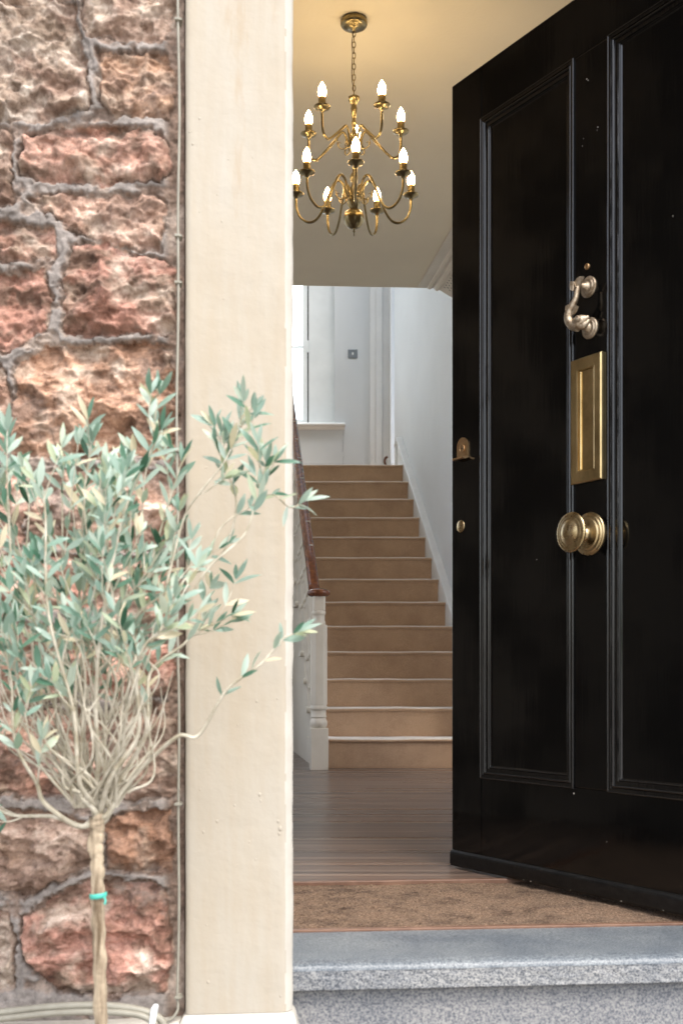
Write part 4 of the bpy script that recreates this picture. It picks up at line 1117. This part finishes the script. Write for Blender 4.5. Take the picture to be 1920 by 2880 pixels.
def scrolls(n, a_, z0, r0, sc):
    for k in range(n):
        mb = local(MB()); a = a_+2*PI*k/n
        pts = [(r0, 0), (r0+.014*sc, -.007*sc), (r0+.028*sc, -.012*sc), (r0+.040*sc, -.006*sc), (r0+.044*sc, .006*sc), (r0+.038*sc, .014*sc), (r0+.031*sc, .010*sc)]
        pts2 = [(r0+.040*sc, -.006*sc), (r0+.047*sc, .006*sc), (r0+.046*sc, .018*sc), (r0+.050*sc, .026*sc)]
        pts3 = [(r0+.010*sc, -.006*sc), (r0+.014*sc, .006*sc), (r0+.012*sc, .022*sc), (r0+.006*sc, .03*sc)]
        for P in (pts, pts2, pts3):
            sp = smooth_path([(p[0]*math.cos(a), p[0]*math.sin(a), z0+p[1]-2.40) for p in P], 5)
            mb.tube(sp, [.0028*(1-.5*i/len(sp)) for i in range(len(sp))], 7)
        mb.build('scroll', M['abrass'], ch)
scrolls(5, a1+PI/5, 2.70, .022, 1.0); scrolls(7, a0+PI/7, 2.495, .028, 1.0)

# ------------------------------------------------------------------ olive tree
TY = 1.80
def T3(px, py, dy=0): y = TY+dy; return Vector(((px-960)*y/F, y, CZ+(1920-py)*y/F))
tr_ = thing('olive_tree', 'small standard olive tree with silvery green leaves in front of the stone wall', 'tree', tuple(T3(285, 3350)))
rt = random.Random(21)
mb = MB()
tp = [T3(290, 3350), T3(288, 3050), T3(284, 2880), T3(281, 2700), T3(276, 2560), T3(275, 2450), T3(272, 2380), T3(274, 2325), T3(270, 2295)]
tsm = smooth_path(tp, 10)
nT = len(tsm)
mb.tube([p+Vector((.0010*math.sin(i*1.3), 0, 0)) for i, p in enumerate(tsm)], [.0103+(.0012 if i > nT-14 else 0)+.0006*math.sin(i*.9) for i in range(nT)], 14)
mb.lathe([(.0135, -.012), (.0150, 0), (.0125, .012)], T=lambda x, y, z: tuple(T3(262, 2372)+Vector((x*.6, y*.6, z))), n=12)
mb.build('trunk', M['trunk'], tr_)
mb = MB(); tc_ = T3(277, 2518)
mb.lathe([(.0122, -.004), (.0135, -.003), (.0135, .003), (.0122, .004)], T=lambda x, y, z: (tc_.x+x, tc_.y+y, tc_.z+z+.12*x), n=20, cap=False)
mb.tube([tc_+Vector((.011, -.009, -.001)), tc_+Vector((.0135, -.011, -.006)), tc_+Vector((.012, -.012, -.012))], .0016, 5)
recalc(mb.build('plant_tie', M['tie'], tr_))
# branches: each is a path; leaves grow along the outer part
leafV, leafF, leafA = [], [], []
def leaf(p, d, up, L, W, val):
    d = d.normalized(); s_ = d.cross(up)
    if s_.length < 1e-3: s_ = d.orthogonal()
    s_.normalize(); n_ = s_.cross(d)
    b = len(leafV); prof = [(0, .10), (.12, .45), (.3, .85), (.5, 1), (.7, .85), (.88, .42), (1, .04)]
    curl = rt.uniform(-.12, .22)
    for t, wv in prof:
        c_ = p + d*L*t - n_*curl*L*t*t
        for s in (-1, 0, 1): leafV.append(c_ + s_*(s*W*.5*wv) + n_*(.12*W*wv*(abs(s))))
    for k in range(len(prof)-1):
        for j in range(2): leafF.append((b+3*k+j, b+3*k+j+1, b+3*k+3+j+1, b+3*k+3+j))
    leafA.extend([val + (.0 if k < len(prof)-2 else (.25 if rt.random() < .25 else 0)) for k in range(len(prof)) for _ in range(3)])
br = MB()
def leaves_on(path, start, spacing, L0=.040, twigs=True):
    acc = 0; side = rt.uniform(0, PI); n = len(path)
    for i in range(1, n):
        seg = path[i]-path[i-1]; acc += seg.length
        if i/n < start: acc = 0; continue
        if acc > spacing:
            acc = 0; side += PI/2+rt.uniform(-.4, .4)
            t = seg.normalized(); o_ = t.orthogonal().normalized()
            if rt.random() < .08: continue
            for s in (0, PI):
                if rt.random() < .1: continue
                q_ = Matrix.Rotation(side+s+rt.uniform(-.3, .3), 3, t) @ o_
                d = t*rt.uniform(.5, 1.1) + q_*rt.uniform(.5, 1.0) + Vector((0, 0, rt.uniform(-.15, .3)))
                L = L0*rt.uniform(.65, 1.15); val = min(1, max(0, rt.gauss(.58, .3)))
                leaf(path[i], d, Vector((rt.uniform(-.6, .6), -.9, rt.uniform(.2, 1.2))), L, L*rt.uniform(.20, .30), val)
    t = (path[-1]-path[-2]).normalized()
    for k in range(rt.choice([2, 3, 3])):
        o_ = t.orthogonal().normalized(); q_ = Matrix.Rotation(k*2.1+rt.random(), 3, t) @ o_
        leaf(path[-1], t+q_*.35, Vector((rt.uniform(-.5, .5), -1, .6)), L0*rt.uniform(.6, 1), L0*.19, min(1, max(0, rt.gauss(.6, .2))))
def branch(pts, r0, r1, start=.45, spacing=.013, subs=0, L0=.040, jit=.011):
    P = smooth_path([p+Vector((rt.uniform(-jit, jit), rt.uniform(-jit, jit), rt.uniform(-jit, jit))) if 0 < i < len(pts) else p for i, p in enumerate(pts)], 7)
    n = len(P); br.tube(P, [r0+(r1-r0)*i/(n-1) for i in range(n)], 6)
    leaves_on(P, start, spacing, L0)
    for k in range(subs):
        i = int(n*rt.uniform(max(.25, start-.14), .92)); t = (P[min(i+1, n-1)]-P[i-1]).normalized()
        o_ = t.orthogonal().normalized(); q_ = Matrix.Rotation(rt.uniform(0, 2*PI), 3, t) @ o_; q_.y *= .6
        L = rt.uniform(.04, .09) if r0 > .0035 else rt.uniform(.03, .07)
        d = (t*.9+q_*.65+Vector((0, 0, .35))).normalized()
        e = P[i]+d*L; mpt = P[i]+d*L*.5+Vector((rt.uniform(-.008, .008), rt.uniform(-.008, .008), -.004))
        Q = smooth_path([P[i], mpt, e], 6); rr0 = (r0+(r1-r0)*i/n)*.6
        br.tube(Q, [rr0+( .0007-rr0)*j/(len(Q)-1) for j in range(len(Q))], 5)
        leaves_on(Q, .25, spacing*.95, L0)
B0 = T3(270, 2300)
# hand-placed main limbs following the photograph: (points, tip)
mains = [
 [(232, 2330, .0), (130, 2270, -.02), (90, 2200, -.04), (60, 2080, -.05), (30, 1900, -.06), (-20, 1700, -.08)],
 [(232, 2330, .0), (140, 2290, .03), (20, 2270, .05), (-60, 2200, .06), (-120, 2000, .06)],
 [(250, 2290, 0), (180, 2200, .0), (130, 2100, .03), (110, 1900, .05), (70, 1600, .06), (20, 1380, .05)],
 [(255, 2280, 0), (210, 2180, -.04), (190, 2000, -.07), (150, 1700, -.09), (110, 1420, -.1), (100, 1330, -.1)],
 [(265, 2270, 0), (240, 2150, .03), (230, 1950, .06), (240, 1700, .06), (250, 1400, .05), (240, 1240, .05)],
 [(275, 2270, 0), (290, 2150, -.03), (270, 1950, -.06), (300, 1700, -.08), (340, 1450, -.07), (420, 1260, -.06), (440, 1215, -.06)],
 [(280, 2280, 0), (320, 2150, .03), (350, 1980, .05), (370, 1800, .06), (420, 1600, .06), (470, 1400, .05), (520, 1300, .05)],
 [(290, 2290, 0), (330, 2200, -.03), (370, 2050, -.06), (370, 1900, -.07), (430, 1800, -.08), (480, 1740, -.08), (560, 1600, -.07)],
 [(285, 2300, 0), (350, 2230, .0), (420, 2150, .0), (510, 2085, .0), (560, 2050, .0), (640, 1955, -.01), (720, 1885, -.02), (790, 1815, -.02), (842, 1778, -.02)],
 [(290, 2300, 0), (360, 2180, .02), (400, 2050, .03), (440, 1900, .04), (500, 1800, .05), (560, 1800, .05), (655, 1750, .05)],
 [(470, 1700, 0), (530, 1600, 0), (580, 1560, .0), (640, 1500, .0), (700, 1420, .0), (760, 1395, .0), (815, 1425, .0), (852, 1422, -.01)],
 [(470, 1640, .02), (520, 1480, .02), (560, 1380, .02), (620, 1290, .02), (670, 1210, .02), (690, 1190, .02), (700, 1165, .02)],
 [(520, 1700, .0), (600, 1600, .0), (680, 1520, .0), (720, 1430, .0), (730, 1380, .0), (760, 1300, 0)],
 [(540, 1620, .03), (620, 1540, .03), (650, 1420, .03), (640, 1300, .03), (605, 1240, .03)],
]
for k, m_ in enumerate(mains):
    pts = ([B0] if k < 10 else []) + [T3(*p) for p in m_]
    r0 = .0050 if k < 10 else .0020
    branch(pts, r0, .0010, start=.60 if k < 8 else (.62 if k == 8 else .45), spacing=.017 if k == 8 else .0165, subs=(6 if k < 8 else (0 if k in (8, 10) else 4)), L0=.042)
# dense thin shoots through the crown
for k in range(30):
    a = rt.uniform(0, 1); x0 = 270+rt.uniform(-130, 150); y0 = rt.uniform(1750, 2180)
    tx = rt.uniform(-230, 560); ty = rt.uniform(1330, 1760) if rt.random() < .68 else rt.uniform(1230, 1420)
    dy = rt.uniform(-.17, .16)
    if tx > 470 and ty > 1550: ty -= 150
    mid = ((x0+tx)/2+rt.uniform(-50, 50), (y0+ty)/2+rt.uniform(-20, 60), dy*.6)
    branch([T3(x0*.6+110, min(2230, y0+130), dy*.2), T3(x0, y0, dy*.3), T3(*mid), T3(tx, ty, dy)], rt.uniform(.0016, .0028), .0007, start=rt.uniform(.46, .66), spacing=.017, subs=rt.choice([0, 1, 1, 2, 2]), L0=.038)
# upright tips rising above the crown, as in the photograph
for (x, y, b) in [(242, 1190, 1480), (430, 1180, 1460), (20, 1165, 1400), (-40, 1200, 1420), (300, 1240, 1450), (70, 1260, 1450), (180, 1270, 1450), (0, 1260, 1430), (-80, 1250, 1450), (350, 1270, 1480)]:
    dd = rt.uniform(-.06, .04)
    branch([T3(x+rt.uniform(-30, 30), b+150, dd), T3(x+rt.uniform(-15, 15), (b+y)/2+60, dd), T3(x, y+50, dd)], .0016, .0008, start=.35, spacing=.016, subs=1, L0=.046)
# bare twigs low in the crown
for k in range(60):
    x0 = 270+rt.uniform(-60, 60); tx = rt.uniform(-40, 470); ty = rt.uniform(1880, 2160); dy = rt.uniform(-.1, .1)
    P = smooth_path([T3(x0, 2270, 0), T3((x0+tx)/2+rt.uniform(-40, 40), (2270+ty)/2, dy*.5), T3(tx, ty, dy), T3(tx+rt.uniform(-60, 60), ty-rt.uniform(60, 160), dy)], 6)
    br.tube(P, [.0026+(.0007-.0026)*i/(len(P)-1) for i in range(len(P))], 6)
crown = br.build('branches', M['twig'], tr_)
me = bpy.data.meshes.new('foliage'); L0_ = Vector(tr_.location)
me.from_pydata([tuple(p-L0_) for p in leafV], [], leafF)
me.polygons.foreach_set('use_smooth', [True]*len(me.polygons))
at_ = me.attributes.new('leaf', 'FLOAT', 'POINT'); at_.data.foreach_set('value', np.clip(np.array(leafA), 0, 1).astype(np.float32))
me.materials.append(M['leaf'])
fo = bpy.data.objects.new('foliage', me); C.objects.link(fo); fo.parent = tr_
print('leaves', len(leafV)//21)
# planter the tree stands in (just below the picture)
ptp = T3(285, 3350)
pot = thing('planter', 'grey round planter holding the olive tree below the ledge', 'planter', (ptp.x, ptp.y, GZ))
mb = MB(); ph = ptp.z+.03
mb.lathe([(.10, GZ), (.11, GZ+.01), (.15, ph-.02), (.16, ph-.02), (.16, ph), (.14, ph), (.135, ph-.03), (.01, ph-.03)], T=lambda x, y, z: (ptp.x+x, ptp.y+y, z), n=40)
recalc(mb.build('pot', M['pot'], pot))
mb = MB(); mb.lathe([(.137, ph-.028), (.001, ph-.020)], T=lambda x, y, z: (ptp.x+x, ptp.y+y, z), n=24, cap=False); mb.build('soil', M['soil'], pot)
